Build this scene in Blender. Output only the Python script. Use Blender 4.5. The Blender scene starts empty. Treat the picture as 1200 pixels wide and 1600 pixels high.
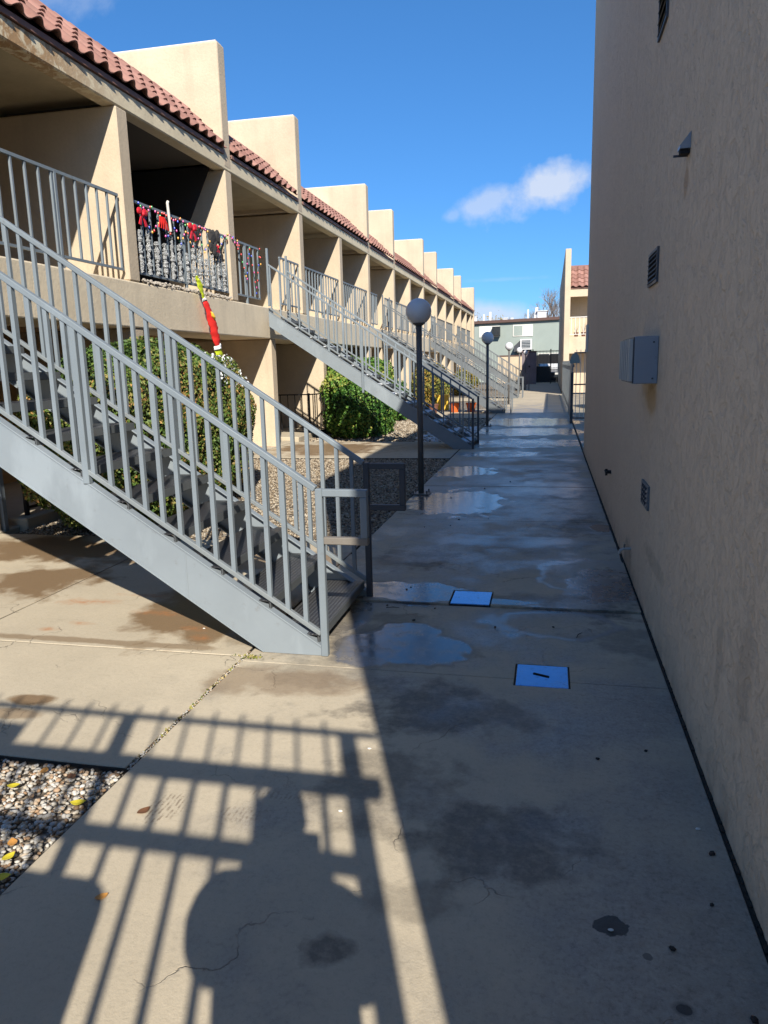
import bpy, math, random
from mathutils import Vector, Matrix, noise as mnoise
import numpy as np

# ------------------------------------------------------------------ scene, camera, light
SC = bpy.context.scene
COL = SC.collection
R = math.radians
rnd = random.Random(7)

H = 1.6
FPX, YAW, PIT, ROL = 1160.4, -.220422, .194105, -.024255
def cam_axes():
    f = Vector((math.sin(YAW)*math.cos(PIT), math.cos(YAW)*math.cos(PIT), -math.sin(PIT)))
    r = Vector((math.cos(YAW), -math.sin(YAW), 0)); u = r.cross(f)
    c, s = math.cos(ROL), math.sin(ROL)
    return c*r+s*u, -s*r+c*u, f
cr, cu, cf = cam_axes()
cd = bpy.data.cameras.new('camera'); cam = bpy.data.objects.new('camera', cd); COL.objects.link(cam)
cam.matrix_world = Matrix(((cr.x, cu.x, -cf.x, 0), (cr.y, cu.y, -cf.y, 0), (cr.z, cu.z, -cf.z, H), (0, 0, 0, 1)))
cd.sensor_fit = 'VERTICAL'; cd.sensor_height = 24; cd.lens = FPX/1600*24
cd.clip_start = .02; cd.clip_end = 1500
SC.camera = cam

SUN_EL, SUN_AZ = R(34.8), R(180-19.5)           # azimuth clockwise from +Y
w = bpy.data.worlds.new('World'); SC.world = w; w.use_nodes = True
nt = w.node_tree; nt.nodes.clear()
def WN(t, **k):
    n = nt.nodes.new(t)
    for a, b in k.items(): setattr(n, a, b)
    return n
def wm(op, a, b=None, c=None, clamp=False):
    n = WN('ShaderNodeMath', operation=op, use_clamp=clamp)
    for i, v in enumerate((a, b, c)):
        if v is None: continue
        if isinstance(v, (int, float)): n.inputs[i].default_value = v
        else: nt.links.new(v, n.inputs[i])
    return n.outputs[0]
sky = WN('ShaderNodeTexSky', sky_type='NISHITA'); sky.sun_disc = False
sky.sun_elevation = SUN_EL; sky.sun_rotation = SUN_AZ; sky.altitude = 1600; sky.air_density = 1.0; sky.dust_density = .3; sky.ozone_density = 3.0
tint = WN('ShaderNodeMix', data_type='RGBA', blend_type='MULTIPLY'); tint.inputs[0].default_value = 1
nt.links.new(sky.outputs[0], tint.inputs[6]); tint.inputs[7].default_value = (.42, .84, 1.14, 1)
tc = WN('ShaderNodeTexCoord'); sep = WN('ShaderNodeSeparateXYZ'); nt.links.new(tc.outputs['Generated'], sep.inputs[0])
ysafe = wm('MAXIMUM', sep.outputs[1], .05)
U = wm('DIVIDE', sep.outputs[0], ysafe); V = wm('DIVIDE', sep.outputs[2], ysafe)
cmb = WN('ShaderNodeCombineXYZ'); nt.links.new(U, cmb.inputs[0]); nt.links.new(V, cmb.inputs[1])
nz = WN('ShaderNodeTexNoise'); nz.inputs['Scale'].default_value = 16; nz.inputs['Detail'].default_value = 7; nz.inputs['Roughness'].default_value = .58
nt.links.new(cmb.outputs[0], nz.inputs['Vector'])
nz2 = WN('ShaderNodeTexNoise'); nz2.inputs['Scale'].default_value = 5; nz2.inputs['Detail'].default_value = 4
nt.links.new(cmb.outputs[0], nz2.inputs['Vector'])
def blob(cx, cy, rx, ry, amt, dens, tilt=0, n=None):
    du = wm('SUBTRACT', U, cx); dv = wm('SUBTRACT', V, cy)
    if tilt: dv = wm('SUBTRACT', dv, wm('MULTIPLY', du, tilt))
    a = wm('POWER', wm('ABSOLUTE', wm('DIVIDE', du, rx)), 2); b = wm('POWER', wm('ABSOLUTE', wm('DIVIDE', dv, ry)), 2)
    d = wm('SQRT', wm('ADD', a, b))
    k = wm('ADD', wm('SUBTRACT', 1.0, d), wm('MULTIPLY', wm('SUBTRACT', (n or nz).outputs[0], .5), amt))
    return wm('MULTIPLY', wm('POWER', wm('MULTIPLY', k, 1.5, clamp=True), 1.3), dens)
hz = wm('ADD', .60, wm('MULTIPLY', wm('POWER', wm('MAXIMUM', sep.outputs[2], 0), .8), .85), clamp=True)
tint2 = WN('ShaderNodeMix', data_type='RGBA', blend_type='MULTIPLY'); tint2.inputs[0].default_value = 1
hc = WN('ShaderNodeCombineXYZ')
for i_, p_ in enumerate((.75, 1.0, .8)): nt.links.new(wm('POWER', hz, p_), hc.inputs[i_])
nt.links.new(tint.outputs[2], tint2.inputs[6]); nt.links.new(hc.outputs[0], tint2.inputs[7])
m = blob(-.005, .212, .085, .032, 2.2, .85, .25)
for a in ((-.080, .199, .050, .022, 2.2, .55, .3), (-.125, .186, .018, .012, 2.4, .3, .1), (-.66, .50, .10, .045, 2.6, .20, 0), 
          (-.075, .062, .075, .024, 1.2, .75, -.12), (.0, .058, .05, .016, 1.2, .55, 0), (-.06, .105, .06, .004, 2.5, .14, 0), (.35, .10, .25, .03, 2, .4, 0), (-1.2, .12, .5, .04, 2, .4, 0)):
    m = wm('MAXIMUM', m, blob(*a))
front = wm('MULTIPLY', wm('GREATER_THAN', sep.outputs[1], .05), wm('GREATER_THAN', sep.outputs[2], 0))
m = wm('MULTIPLY', m, front)
# clouds added outside the view, to brighten and whiten the shade
nz3 = WN('ShaderNodeTexNoise'); nz3.inputs['Scale'].default_value = 2.6; nz3.inputs['Detail'].default_value = 7; nz3.inputs['Roughness'].default_value = .55
nt.links.new(tc.outputs['Generated'], nz3.inputs['Vector'])
away = wm('MULTIPLY', wm('SUBTRACT', .35, sep.outputs[1]), 3.0, clamp=True)
m = wm('MAXIMUM', m, wm('MULTIPLY', wm('MULTIPLY', wm('MULTIPLY', wm('SUBTRACT', nz3.outputs[0], .56), 6.0, clamp=True), .8), wm('MULTIPLY', away, wm('GREATER_THAN', sep.outputs[2], 0))))
cl = WN('ShaderNodeMix', data_type='RGBA'); nt.links.new(m, cl.inputs[0]); nt.links.new(tint2.outputs[2], cl.inputs[6]); cl.inputs[7].default_value = (4.9, 5.4, 6.4, 1)
bg = WN('ShaderNodeBackground'); bg.inputs[1].default_value = .10
nt.links.new(cl.outputs[2], bg.inputs[0]); wo = WN('ShaderNodeOutputWorld'); nt.links.new(bg.outputs[0], wo.inputs[0])

sd = Vector((math.sin(SUN_AZ)*math.cos(SUN_EL), math.cos(SUN_AZ)*math.cos(SUN_EL), math.sin(SUN_EL)))
ld = bpy.data.lights.new('sun', 'SUN'); ld.energy = 5.0; ld.angle = R(.53); ld.color = (1, .93, .82)
lo = bpy.data.objects.new('sun', ld); COL.objects.link(lo); lo.location = (20, -30, 40)
lo.rotation_euler = (-sd).to_track_quat('-Z', 'Y').to_euler()
SC.view_settings.view_transform = 'Standard'; SC.view_settings.look = 'None'; SC.view_settings.gamma = 1
SC.view_settings.exposure = .56; SC.view_settings.use_curve_mapping = False
SC.render.engine = 'CYCLES'
SC.cycles.max_bounces = 10; SC.cycles.diffuse_bounces = 8

# ------------------------------------------------------------------ materials
class NT:
    def __init__(s, name):
        s.m = bpy.data.materials.new(name); s.m.use_nodes = True; s.t = s.m.node_tree
        s.b = s.t.nodes['Principled BSDF']; s.pos = None
    def n(s, t, **k):
        x = s.t.nodes.new(t)
        for a, b in k.items(): setattr(x, a, b)
        return x
    def l(s, a, b): s.t.links.new(a, b)
    def P(s):
        if not s.pos: s.pos = s.n('ShaderNodeNewGeometry').outputs['Position']
        return s.pos
    def math(s, op, a, b=None, c=None, clamp=False):
        n = s.n('ShaderNodeMath', operation=op, use_clamp=clamp)
        for i, v in enumerate((a, b, c)):
            if v is None: continue
            if isinstance(v, (int, float)): n.inputs[i].default_value = v
            else: s.l(v, n.inputs[i])
        return n.outputs[0]
    def noise(s, scale, detail=4, rough=.55, vec=None, sc=None, dist=0):
        x = s.n('ShaderNodeTexNoise'); x.inputs['Scale'].default_value = scale; x.inputs['Detail'].default_value = detail; x.inputs['Roughness'].default_value = rough
        x.inputs['Distortion'].default_value = dist
        v = vec or s.P()
        if sc:
            mp = s.n('ShaderNodeMapping'); mp.inputs['Scale'].default_value = sc; s.l(v, mp.inputs[0]); v = mp.outputs[0]
        s.l(v, x.inputs['Vector']); return x.outputs[0]
    def ramp(s, f, stops):
        x = s.n('ShaderNodeValToRGB'); s.l(f, x.inputs[0]); e = x.color_ramp.elements
        while len(e) < len(stops): e.new(.5)
        for i, (p, c) in enumerate(stops):
            e[i].position = p
            e[i].color = (c, c, c, 1) if isinstance(c, (int, float)) else (*c, 1)
        return x.outputs[0]
    def mix(s, f, a, b, mode='MIX'):
        x = s.n('ShaderNodeMix', data_type='RGBA', blend_type=mode)
        for k, v in ((0, f), (6, a), (7, b)):
            i = x.inputs[k]
            if isinstance(v, (int, float)): i.default_value = v if k == 0 else (v, v, v, 1)
            elif isinstance(v, tuple): i.default_value = (*v, 1)
            else: s.l(v, i)
        return x.outputs[2]
    def bump(s, h, strength=.3, dist=.01, normal=None):
        x = s.n('ShaderNodeBump'); x.inputs['Strength'].default_value = strength; x.inputs['Distance'].default_value = dist
        s.l(h, x.inputs['Height'])
        if normal: s.l(normal, x.inputs['Normal'])
        return x.outputs[0]
    def out(s, col=None, rough=None, normal=None, metal=None, spec=None):
        for k, v in (('Base Color', col), ('Roughness', rough), ('Normal', normal), ('Metallic', metal), ('Specular IOR Level', spec)):
            if v is None: continue
            i = s.b.inputs[k]
            if isinstance(v, (int, float)): i.default_value = v
            elif isinstance(v, tuple): i.default_value = (*v, 1)
            else: s.l(v, i)
        return s.m
    def ellipses(s, lst, wob=.5, wscale=3.0, edge=6.0, detail=5):
        """soft-edged patches on the ground, in metres (cx, cy, rx, ry[, strength])"""
        nn = s.noise(wscale, detail, .6)
        off = s.math('MULTIPLY', s.math('SUBTRACT', nn, .5), wob*3.4)
        res = None
        for e in lst:
            cx, cy, rx, ry = e[:4]; k = e[4] if len(e) > 4 else 1
            sb = s.n('ShaderNodeVectorMath', operation='SUBTRACT'); s.l(s.P(), sb.inputs[0]); sb.inputs[1].default_value = (cx, cy, 0)
            ml = s.n('ShaderNodeVectorMath', operation='MULTIPLY'); s.l(sb.outputs[0], ml.inputs[0]); ml.inputs[1].default_value = (1/rx, 1/ry, 0)
            ln = s.n('ShaderNodeVectorMath', operation='LENGTH'); s.l(ml.outputs[0], ln.inputs[0])
            v = s.math('MULTIPLY', s.math('ADD', s.math('SUBTRACT', 1, ln.outputs['Value']), off), edge, clamp=True)
            if k != 1: v = s.math('MULTIPLY', v, k)
            res = v if res is None else s.math('MAXIMUM', res, v)
        return res

def stucco(name, col, scale=1.0, strength=.5, dirt=.12, streak=.12, coarse=False, white=.0):
    n = NT(name)
    a = n.noise(26*scale, 6, .62); b = n.noise(1.1, 4, .6); st = n.noise(2.2, 5, .6, sc=(1.6, 1.6, .12))
    if coarse:
        v = n.n('ShaderNodeTexVoronoi', feature='SMOOTH_F1'); v.inputs['Scale'].default_value = 15*scale; v.inputs['Smoothness'].default_value = .5
        d = n.noise(11*scale, 5, .62, dist=1.2, sc=(1, 1, .8))
        pl = n.ramp(d, [(.40, 0), (.47, .85), (.60, 1)])
        cr_ = n.ramp(n.noise(13*scale, 3, .6, dist=2.5), [(.47, 1), (.5, 0), (.53, 1)])
        h = n.math('ADD', n.math('MULTIPLY', pl, .8), n.math('ADD', n.math('MULTIPLY', a, .35), n.math('MULTIPLY', cr_, .22)))
        groove = n.math('MULTIPLY', n.math('SUBTRACT', 1, cr_), .06)
    else:
        h = n.math('ADD', a, n.math('MULTIPLY', n.noise(70*scale, 3, .6), .4)); groove = None
    lo_ = tuple(c*(1-dirt*2) for c in col); hi = tuple(min(1, c*(1+dirt*.6)) for c in col)
    c = n.mix(n.ramp(b, [(.3, 0), (.7, 1)]), lo_, hi)
    c = n.mix(n.math('MULTIPLY', n.ramp(st, [(.5, 0), (.72, 1)]), streak), c, tuple(x*.45 for x in col))
    c = n.mix(n.math('MULTIPLY', n.ramp(a, [(.35, 1), (.55, 0)]), .16), c, tuple(x*.6 for x in col))
    if groove is not None: c = n.mix(groove, c, tuple(x*.5 for x in col))
    return n, c, n.bump(h, strength, .018 if coarse else .006)

def mk_stucco(name, col, **k):
    n, c, nb = stucco(name, col, **k); return n.out(c, .92, nb, spec=.2)

M = {}
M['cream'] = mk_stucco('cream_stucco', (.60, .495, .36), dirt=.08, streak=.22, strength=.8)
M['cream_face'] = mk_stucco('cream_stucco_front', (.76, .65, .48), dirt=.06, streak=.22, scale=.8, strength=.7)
# weathered beam: rust coloured flaking near the front end
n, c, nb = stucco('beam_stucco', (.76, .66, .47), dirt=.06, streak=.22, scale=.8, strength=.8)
sp = n.n('ShaderNodeSeparateXYZ'); n.l(n.P(), sp.inputs[0])
near = n.math('SUBTRACT', 1, n.math('MULTIPLY', n.math('SUBTRACT', sp.outputs[1], 7.9), .55, clamp=True))
fl = n.math('MULTIPLY', n.ramp(n.noise(7, 7, .7, dist=.6), [(.42, 0), (.52, 1)]), near)
c = n.mix(n.math('MULTIPLY', fl, .8), c, (.36, .19, .075)); M['beam'] = n.out(c, .92, nb, spec=.2)
M['brown_wall'] = mk_stucco('tan_brown_stucco', (.40, .27, .15), dirt=.08)
M['ceiling'] = mk_stucco('balcony_ceiling_paint', (.50, .43, .30), strength=.2)
M['dark_cloth_and_shade'] = NT('black_cloth_and_shade').out((.045, .042, .040), .95)  # real cloth, and the sheets that paint shade in the second balcony
M['ceiling_shade'] = NT('dark_ceiling_shade').out((.10, .095, .09), .9)  # darker ceiling tone that deepens the shade in one bay
# big shaded side wall
n, c, nb = stucco('coarse_tan_stucco', (.76, .605, .44), dirt=.015, streak=.07, coarse=True, strength=.62)
sp = n.n('ShaderNodeSeparateXYZ'); n.l(n.P(), sp.inputs[0])
def wallspot(n, sp, y0, z0, ry, rz, k, col, c, wob=.8):
    a = n.math('DIVIDE', n.math('SUBTRACT', sp.outputs[1], y0), ry); b = n.math('DIVIDE', n.math('SUBTRACT', sp.outputs[2], z0), rz)
    d = n.math('SQRT', n.math('ADD', n.math('POWER', n.math('ABSOLUTE', a), 2), n.math('POWER', n.math('ABSOLUTE', b), 2)))
    f = n.math('MULTIPLY', n.math('MULTIPLY', n.math('ADD', n.math('SUBTRACT', 1, d), n.math('MULTIPLY', n.math('SUBTRACT', n.noise(9, 4), .5), wob)), 2.5, clamp=True), k)
    return n.mix(f, c, col)
c = wallspot(n, sp, 4.92, 1.36, .30, .12, .55, (.46, .27, .09), c)
c = wallspot(n, sp, 4.02, 2.43, .09, .08, .45, (.40, .20, .08), c)
c = wallspot(n, sp, 4.5, .42, .5, .07, .25, (.22, .16, .10), c)
c = wallspot(n, sp, 2.4, .62, .10, .28, .22, (.16, .12, .09), c, 1.8)
c = wallspot(n, sp, 2.75, .5, .06, .2, .22, (.16, .12, .09), c, 1.8)
c = wallspot(n, sp, 5.9, .05, .35, .22, .4, (.15, .12, .09), c)
low = n.math('MULTIPLY', n.math('SUBTRACT', 1, n.math('MULTIPLY', sp.outputs[2], 4.5), clamp=True), n.math('MULTIPLY', n.ramp(n.noise(5, 5), [(.35, 0), (.7, 1)]), .5))
c = n.mix(low, c, (.15, .125, .10))
M['side_wall'] = n.out(c, .9, nb, spec=.25)
M['cap'] = NT('white_parapet_cap').out((.66, .62, .55), .8)

# painted stair metal
def metal(name, col, worn=.10, rough=.42, dirt=.25):
    n = NT(name); a = n.noise(3.0, 5, .6); b = n.noise(38, 4, .7); g = n.noise(2.0, 6, .65, sc=(1, 1, .35))
    c = n.mix(n.math('MULTIPLY', n.ramp(a, [(.35, 0), (.75, 1)]), dirt), col, tuple(x*.55 for x in col))
    c = n.mix(n.math('MULTIPLY', n.ramp(b, [(.62, 0), (.74, 1)]), worn), c, (.16, .085, .045))
    c = n.mix(n.math('MULTIPLY', n.ramp(g, [(.54, 0), (.66, 1)]), .22), c, tuple(min(.8, x*1.7+.03) for x in col))
    c = n.mix(n.math('MULTIPLY', n.ramp(n.noise(9, 7, .72), [(.60, 0), (.68, 1)]), .22), c, (.11, .075, .05))
    return n.out(c, n.ramp(a, [(.3, rough-.06), (.7, rough+.14)]), n.bump(b, .12, .003), metal=0, spec=.22)
M['rail'] = metal('grey_blue_railing_paint', (.20, .235, .26))
M['stringer'] = metal('grey_blue_stringer_paint', (.235, .27, .295), worn=.05)
M['rail_worn'] = metal('worn_brown_railing_paint', (.20, .18, .155), worn=.5)
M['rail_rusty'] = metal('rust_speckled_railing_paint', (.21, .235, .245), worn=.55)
M['rail_dark'] = metal('dark_grey_paint_and_rail_shade', (.07, .075, .085), worn=.1)  # dark metal; also paints shade onto the stair end posts
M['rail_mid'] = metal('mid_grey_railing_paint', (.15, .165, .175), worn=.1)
M['black_iron'] = NT('black_iron').out((.012, .012, .014), .45)
M['pole'] = metal('bronze_pole', (.13, .125, .12), rough=.3, worn=.2)
n = NT('checker_plate'); a = n.n('ShaderNodeTexChecker')
v1 = n.n('ShaderNodeTexWave', wave_type='BANDS', bands_direction='DIAGONAL'); v1.inputs['Scale'].default_value = 22; n.l(n.P(), v1.inputs[0])
v2 = n.n('ShaderNodeTexVoronoi', feature='F1'); v2.inputs['Scale'].default_value = 42; v2.inputs['Randomness'].default_value = 0.1; n.l(n.P(), v2.inputs['Vector'])
n.t.nodes.remove(a)
dm = n.ramp(v2.outputs['Distance'], [(.25, 1), (.42, 0)])
c = n.mix(dm, (.04, .04, .044), (.15, .155, .16)); c = n.mix(n.math('MULTIPLY', n.noise(8, 5), .35), c, (.05, .045, .04))
M['plate'] = n.out(c, .38, n.bump(dm, .9, .004), metal=.25)
n = NT('frosty_white'); a = n.noise(30, 5); M['frost'] = n.out(n.mix(a, (.50, .52, .54), (.78, .80, .83)), .6, n.bump(a, .6, .01))

# terracotta
n = NT('terracotta_tile'); oi = n.n('ShaderNodeObjectInfo').outputs['Random']
c = n.ramp(oi, [(0, (.25, .12, .095)), (.5, (.32, .16, .125)), (1, (.39, .205, .165))])
c = n.mix(n.math('MULTIPLY', n.ramp(n.noise(14, 6, .65), [(.4, 0), (.75, 1)]), .5), c, (.34, .21, .16)); c = n.mix(n.math('MULTIPLY', n.ramp(n.noise(4, 5), [(.5, 0), (.7, 1)]), .35), c, (.12, .06, .05))
M['tile'] = n.out(c, .8, n.bump(n.noise(60, 4), .25, .004))
n = NT('brown_fascia'); M['fascia'] = n.out(n.mix(n.noise(3, 5), (.20, .105, .085), (.27, .15, .12)), .7)

# concrete -----------------------------------------------------------------
WET = [(-.85, 3.98, .40, .32), (-.80, 4.28, .20, .14), (-.96, 5.00, .42, .25), (-.45, 4.88, .45, .07), (-1.05, 8.63, .62, .85), (-1.25, 11.2, .5, .6), (-.60, 20.9, 1.5, 1.5), (-.4, 17.9, 1.5, 1.1, .9), (-.5, 15.3, 1.3, .9, .8), (-.9, 13.4, .8, .5, .7),
       (.52, 7.33, .13, .22), (.42, 5.35, .28, .46, .8), (-.3, 6.7, .9, .25, .35), (.0, 9.6, .7, .7, .35), (-1.3, 4.5, .2, .5, .8)]
WETRING = [(.07, 4.52, .48, .28), (.30, 5.6, .42, .55)]
STAIN = [(-.55, 3.25, .42, .32, .75), (-.22, 3.24, .26, .18, .6), (-.15, 2.28, .34, .26, .7), (-.62, 2.6, .3, .35, .55), (.20, 1.96, .055, .045, 1.0), (.29, 1.86, .02, .02, .7), (-1.07, 5.98, .40, .45, .7), (-.58, 1.71, .08, .09, .75), (-.4, 1.95, .16, .12, .4),
         (-.93, 4.15, .30, .50, .5), (.28, 7.5, .36, .8, .65), (.42, 5.2, .26, .7, .9), (-.2, 6.6, .8, .4, .35), (.1, 9.3, .5, .7, .45), (.1, 11.4, .5, .6, .5), (.45, 4.3, .3, .3, .45), (-.1, 4.95, .5, .18, .5), (-1.15, 3.7, .35, .5, .4), (.36, 1.7, .03, .02, .9), (.05, 1.55, .03, .02, .9)]
BROWNWET = [(-3.9, 4.95, .62, .5), (-2.25, 4.42, .55, .62), (-2.9, 5.8, 1.9, .35, .8), (-1.75, 4.2, .2, .42, .8), (-4.5, 5.9, 1.1, .5), (-2.6, 3.80, 1.2, .05, .7), (-1.35, 3.45, .45, .22, .6), (-2.52, 3.01, .13, .06), (-2.53, 2.86, .2, .05, .7), (-4.3, 14.3, 1.3, 1.3)]
RUST = [(-2.96, 4.08, .12, .05), (-2.55, 4.35, .25, .06), (-3.2, 4.5, .35, .08), (-2.2, 4.1, .12, .05), (-3.1, 3.95, .08, .04), (-2.05, 3.95, .1, .05), (-2.9, 4.7, .3, .05)]
def concrete(name, tone=(.51, .44, .325)):
    n = NT(name)
    big = n.noise(.9, 5, .6); mid = n.noise(5, 6, .65); fine = n.noise(140, 3, .6); fine2 = n.noise(34, 6, .7)
    c = n.mix(n.ramp(big, [(.3, 0), (.7, 1)]), tuple(x*.86 for x in tone), tuple(x*1.06 for x in tone))
    c = n.mix(n.math('MULTIPLY', n.ramp(mid, [(.45, 0), (.75, 1)]), .20), c, tuple(x*.62 for x in tone))
    c = n.mix(n.math('MULTIPLY', n.ramp(fine2, [(.50, 0), (.75, 1)]), .22), c, tuple(x*.62 for x in tone))
    c = n.mix(n.math('MULTIPLY', n.ramp(fine, [(.62, 0), (.75, 1)]), .25), c, tuple(x*.45 for x in tone))
    # walkway side darkened: dirt and damp, plus shade painted into the tone
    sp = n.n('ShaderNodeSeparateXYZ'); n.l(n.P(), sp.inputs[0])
    # hairline cracks
    vo = n.n('ShaderNodeTexVoronoi', feature='DISTANCE_TO_EDGE'); vo.inputs['Scale'].default_value = 1.3; 
    ds = n.n('ShaderNodeVectorMath', operation='ADD'); nn = n.n('ShaderNodeTexNoise'); nn.inputs['Scale'].default_value = 3.5; nn.inputs['Detail'].default_value = 6; n.l(n.P(), nn.inputs['Vector'])
    sc = n.n('ShaderNodeVectorMath', operation='SCALE'); sc.inputs['Scale'].default_value = .55; n.l(nn.outputs['Color'], sc.inputs[0]); n.l(n.P(), ds.inputs[0]); n.l(sc.outputs[0], ds.inputs[1]); n.l(ds.outputs[0], vo.inputs['Vector'])
    crack = n.math('MULTIPLY', n.ramp(vo.outputs['Distance'], [(.0, 1), (.006, 0)]), n.ramp(n.noise(1.7, 3), [(.50, 0), (.58, 1)]))
    crack = n.math('MULTIPLY', crack, .6)
    c = n.mix(crack, c, (.06, .05, .045))
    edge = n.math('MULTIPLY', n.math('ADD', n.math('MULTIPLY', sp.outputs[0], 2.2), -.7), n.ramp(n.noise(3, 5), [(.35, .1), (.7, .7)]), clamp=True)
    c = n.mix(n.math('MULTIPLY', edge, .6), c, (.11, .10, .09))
    damp_and_shade = n.ellipses([(.55, 1.6, .95, 2.6, .8), (.2, 3.3, 1.1, .5, .9), (-.5, 9.5, 1.9, 7.0), (-.5, 22, 1.9, 9.0)], .9, 1.6, 1.6, 8)  # damp mottle that also deepens the shade over the walkway
    damp_and_shade = n.math('MULTIPLY', damp_and_shade, n.ramp(n.noise(2.6, 7, .68), [(.30, .55), (.55, 1)]))
    mott = n.ramp(n.noise(15, 7, .72), [(.38, 0), (.66, 1)])
    c = n.mix(n.math('MULTIPLY', damp_and_shade, .72), c, n.mix(mott, n.mix(n.ramp(n.noise(70, 4, .75), [(.38, 0), (.62, 1)]), (.085, .080, .077), (.20, .19, .18)), n.mix(n.ramp(n.noise(85, 4, .75), [(.36, 0), (.62, 1)]), (.19, .18, .165), (.36, .335, .30))))
    st = n.ellipses(STAIN[:4]+STAIN[6:], .85, 5.0, 2.1, 9); st = n.math('MULTIPLY', st, n.ramp(n.noise(22, 6, .7), [(.32, .55), (.55, 1)]))
    c = n.mix(n.math('MULTIPLY', st, .86), c, (.055, .050, .045))
    oil = n.ellipses([(.20, 1.96, .050, .042), (.29, 1.86, .014, .014, .7), (.36, 1.70, .02, .016, .9), (.05, 1.52, .02, .016, .9)], .28, 26, 14, 3); c = n.mix(n.math('MULTIPLY', oil, .9), c, (.028, .026, .024))
    bw = n.ellipses(BROWNWET, .75, 2.6, 2.6, 8)
    c = n.mix(n.math('MULTIPLY', bw, .88), c, (.20, .125, .065))
    ru = n.math('MULTIPLY', n.ellipses(RUST, 1.0, 5, .8, 8), n.ramp(n.noise(24, 6, .7), [(.35, .1), (.6, 1)])); c = n.mix(n.math('MULTIPLY', ru, .75), c, (.42, .17, .06))
    gr = n.ramp(n.noise(48, 5, .78), [(.36, .62), (.50, 1), (.64, 1.0)]); c = n.mix(n.math('ADD', .25, n.math('MULTIPLY', damp_and_shade, .7)), c, gr, 'MULTIPLY')
    # muddy shoe prints
    fp = n.math('MULTIPLY', n.ellipses([(-1.37, 2.27, .085, .095), (-1.08, 2.28, .08, .05, .7), (-.98, 2.42, .14, .03, .6)], .35, 9, 4), n.ramp(n.noise(40, 4, .7), [(.42, 0), (.58, 1)]))
    wv = n.n('ShaderNodeTexWave'); wv.inputs['Scale'].default_value = 17; wv.inputs['Distortion'].default_value = 3; n.l(n.P(), wv.inputs[0])
    c = n.mix(n.math('MULTIPLY', fp, n.math('MULTIPLY', n.ramp(wv.outputs[1], [(.5, 0), (.65, 1)]), .6)), c, (.13, .09, .06))
    wt = n.ellipses(WET, .50, 3.4, 8.0, 7); wt = n.math('MULTIPLY', wt, n.ramp(n.noise(11, 6, .65), [(.30, .65), (.55, 1)]))
    rg = n.ellipses(WETRING, .35, 3.2, 7.0, 3); ring = n.math('MULTIPLY', rg, n.math('SUBTRACT', 1, n.ellipses([(a, b, c_*.78, d*.78) for a, b, c_, d in WETRING], .35, 3.2, 7.0, 3)))
    wt = n.math('MAXIMUM', wt, n.math('MULTIPLY', ring, .6))
    # dark outline where the puddle edge soaks in
    halo = n.math('SUBTRACT', n.ellipses([(a[0], a[1], a[2]*1.10, a[3]*1.12) for a in WET[:6]], .50, 3.4, 8.0, 7), wt, clamp=True)
    c = n.mix(n.math('MULTIPLY', halo, .45), c, (.09, .075, .06))
    c = n.mix(n.math('MULTIPLY', wt, .72), c, (.06, .065, .08))
    rough = n.mix(n.math('MULTIPLY', wt, .96), n.mix(n.math('MULTIPLY', bw, .75), n.mix(damp_and_shade, .82, .36), .25), .12)
    r1 = n.n('ShaderNodeSeparateColor'); n.l(rough, r1.inputs[0])
    h = n.math('ADD', n.math('MULTIPLY', fine2, .6), n.math('ADD', n.math('MULTIPLY', fine, .35), n.math('MULTIPLY', mid, .8)))
    h = n.math('SUBTRACT', h, n.math('MULTIPLY', crack, 2))
    bs = n.n('ShaderNodeBump'); bs.inputs['Distance'].default_value = .0035; n.l(h, bs.inputs['Height'])
    n.l(n.math('SUBTRACT', .75, n.math('MULTIPLY', wt, .62)), bs.inputs['Strength'])
    sn = n.math('ADD', n.math('ADD', .35, n.math('MULTIPLY', wt, .5)), n.math('MULTIPLY', damp_and_shade, .30))
    return n.out(c, r1.outputs[0], bs.outputs[0], spec=sn)
M['concrete'] = concrete('weathered_concrete')
n = NT('joint_dirt'); M['joint'] = n.out(n.mix(n.noise(40, 5), (.012, .011, .010), (.05, .042, .032)), .95)
n = NT('dry_ground'); M['ground'] = n.out(n.mix(n.noise(2, 8, .7), (.20, .165, .125), (.34, .29, .22)), .95, n.bump(n.noise(60, 4), .6, .01))
n = NT('gravel_bed_soil'); v = n.n('ShaderNodeTexVoronoi', feature='F1'); v.inputs['Scale'].default_value = 38; n.l(n.P(), v.inputs['Vector'])
c = n.mix(n.n('ShaderNodeSeparateColor').outputs[0], (.2, .2, .2), (.2, .2, .2))
cc = n.n('ShaderNodeSeparateColor'); n.l(v.outputs['Color'], cc.inputs[0])
c = n.ramp(cc.outputs[0], [(0, (.14, .11, .08)), (.4, (.33, .27, .20)), (1, (.50, .46, .39))])
M['gravel_bed'] = n.out(n.mix(n.ramp(v.outputs['Distance'], [(.3, 0), (.75, .9)]), c, (.05, .04, .03)), .9, n.bump(v.outputs['Distance'], .9, -.02))
def attr_mat(name, stops, rough=.8, noise_scale=None, spec=.3, sss=False):
    n = NT(name); a = n.n('ShaderNodeAttribute'); a.attribute_name = 'tone'
    c = n.ramp(a.outputs['Fac'], stops)
    if noise_scale: c = n.mix(n.math('MULTIPLY', n.noise(noise_scale, 3), .3), c, (.1, .08, .06))
    return n.out(c, rough, spec=spec)
M['pebble'] = attr_mat('pebbles', [(0, (.13, .085, .05)), (.12, (.38, .24, .14)), (.3, (.46, .40, .31)), (.6, (.40, .385, .35)), (.85, (.62, .59, .53)), (1, (.22, .20, .18))], .7)
M['dark_pebble'] = attr_mat('mixed_pebbles', [(0, (.08, .06, .045)), (.35, (.26, .20, .135)), (.7, (.37, .31, .225)), (1, (.47, .42, .34))], .8)
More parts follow.
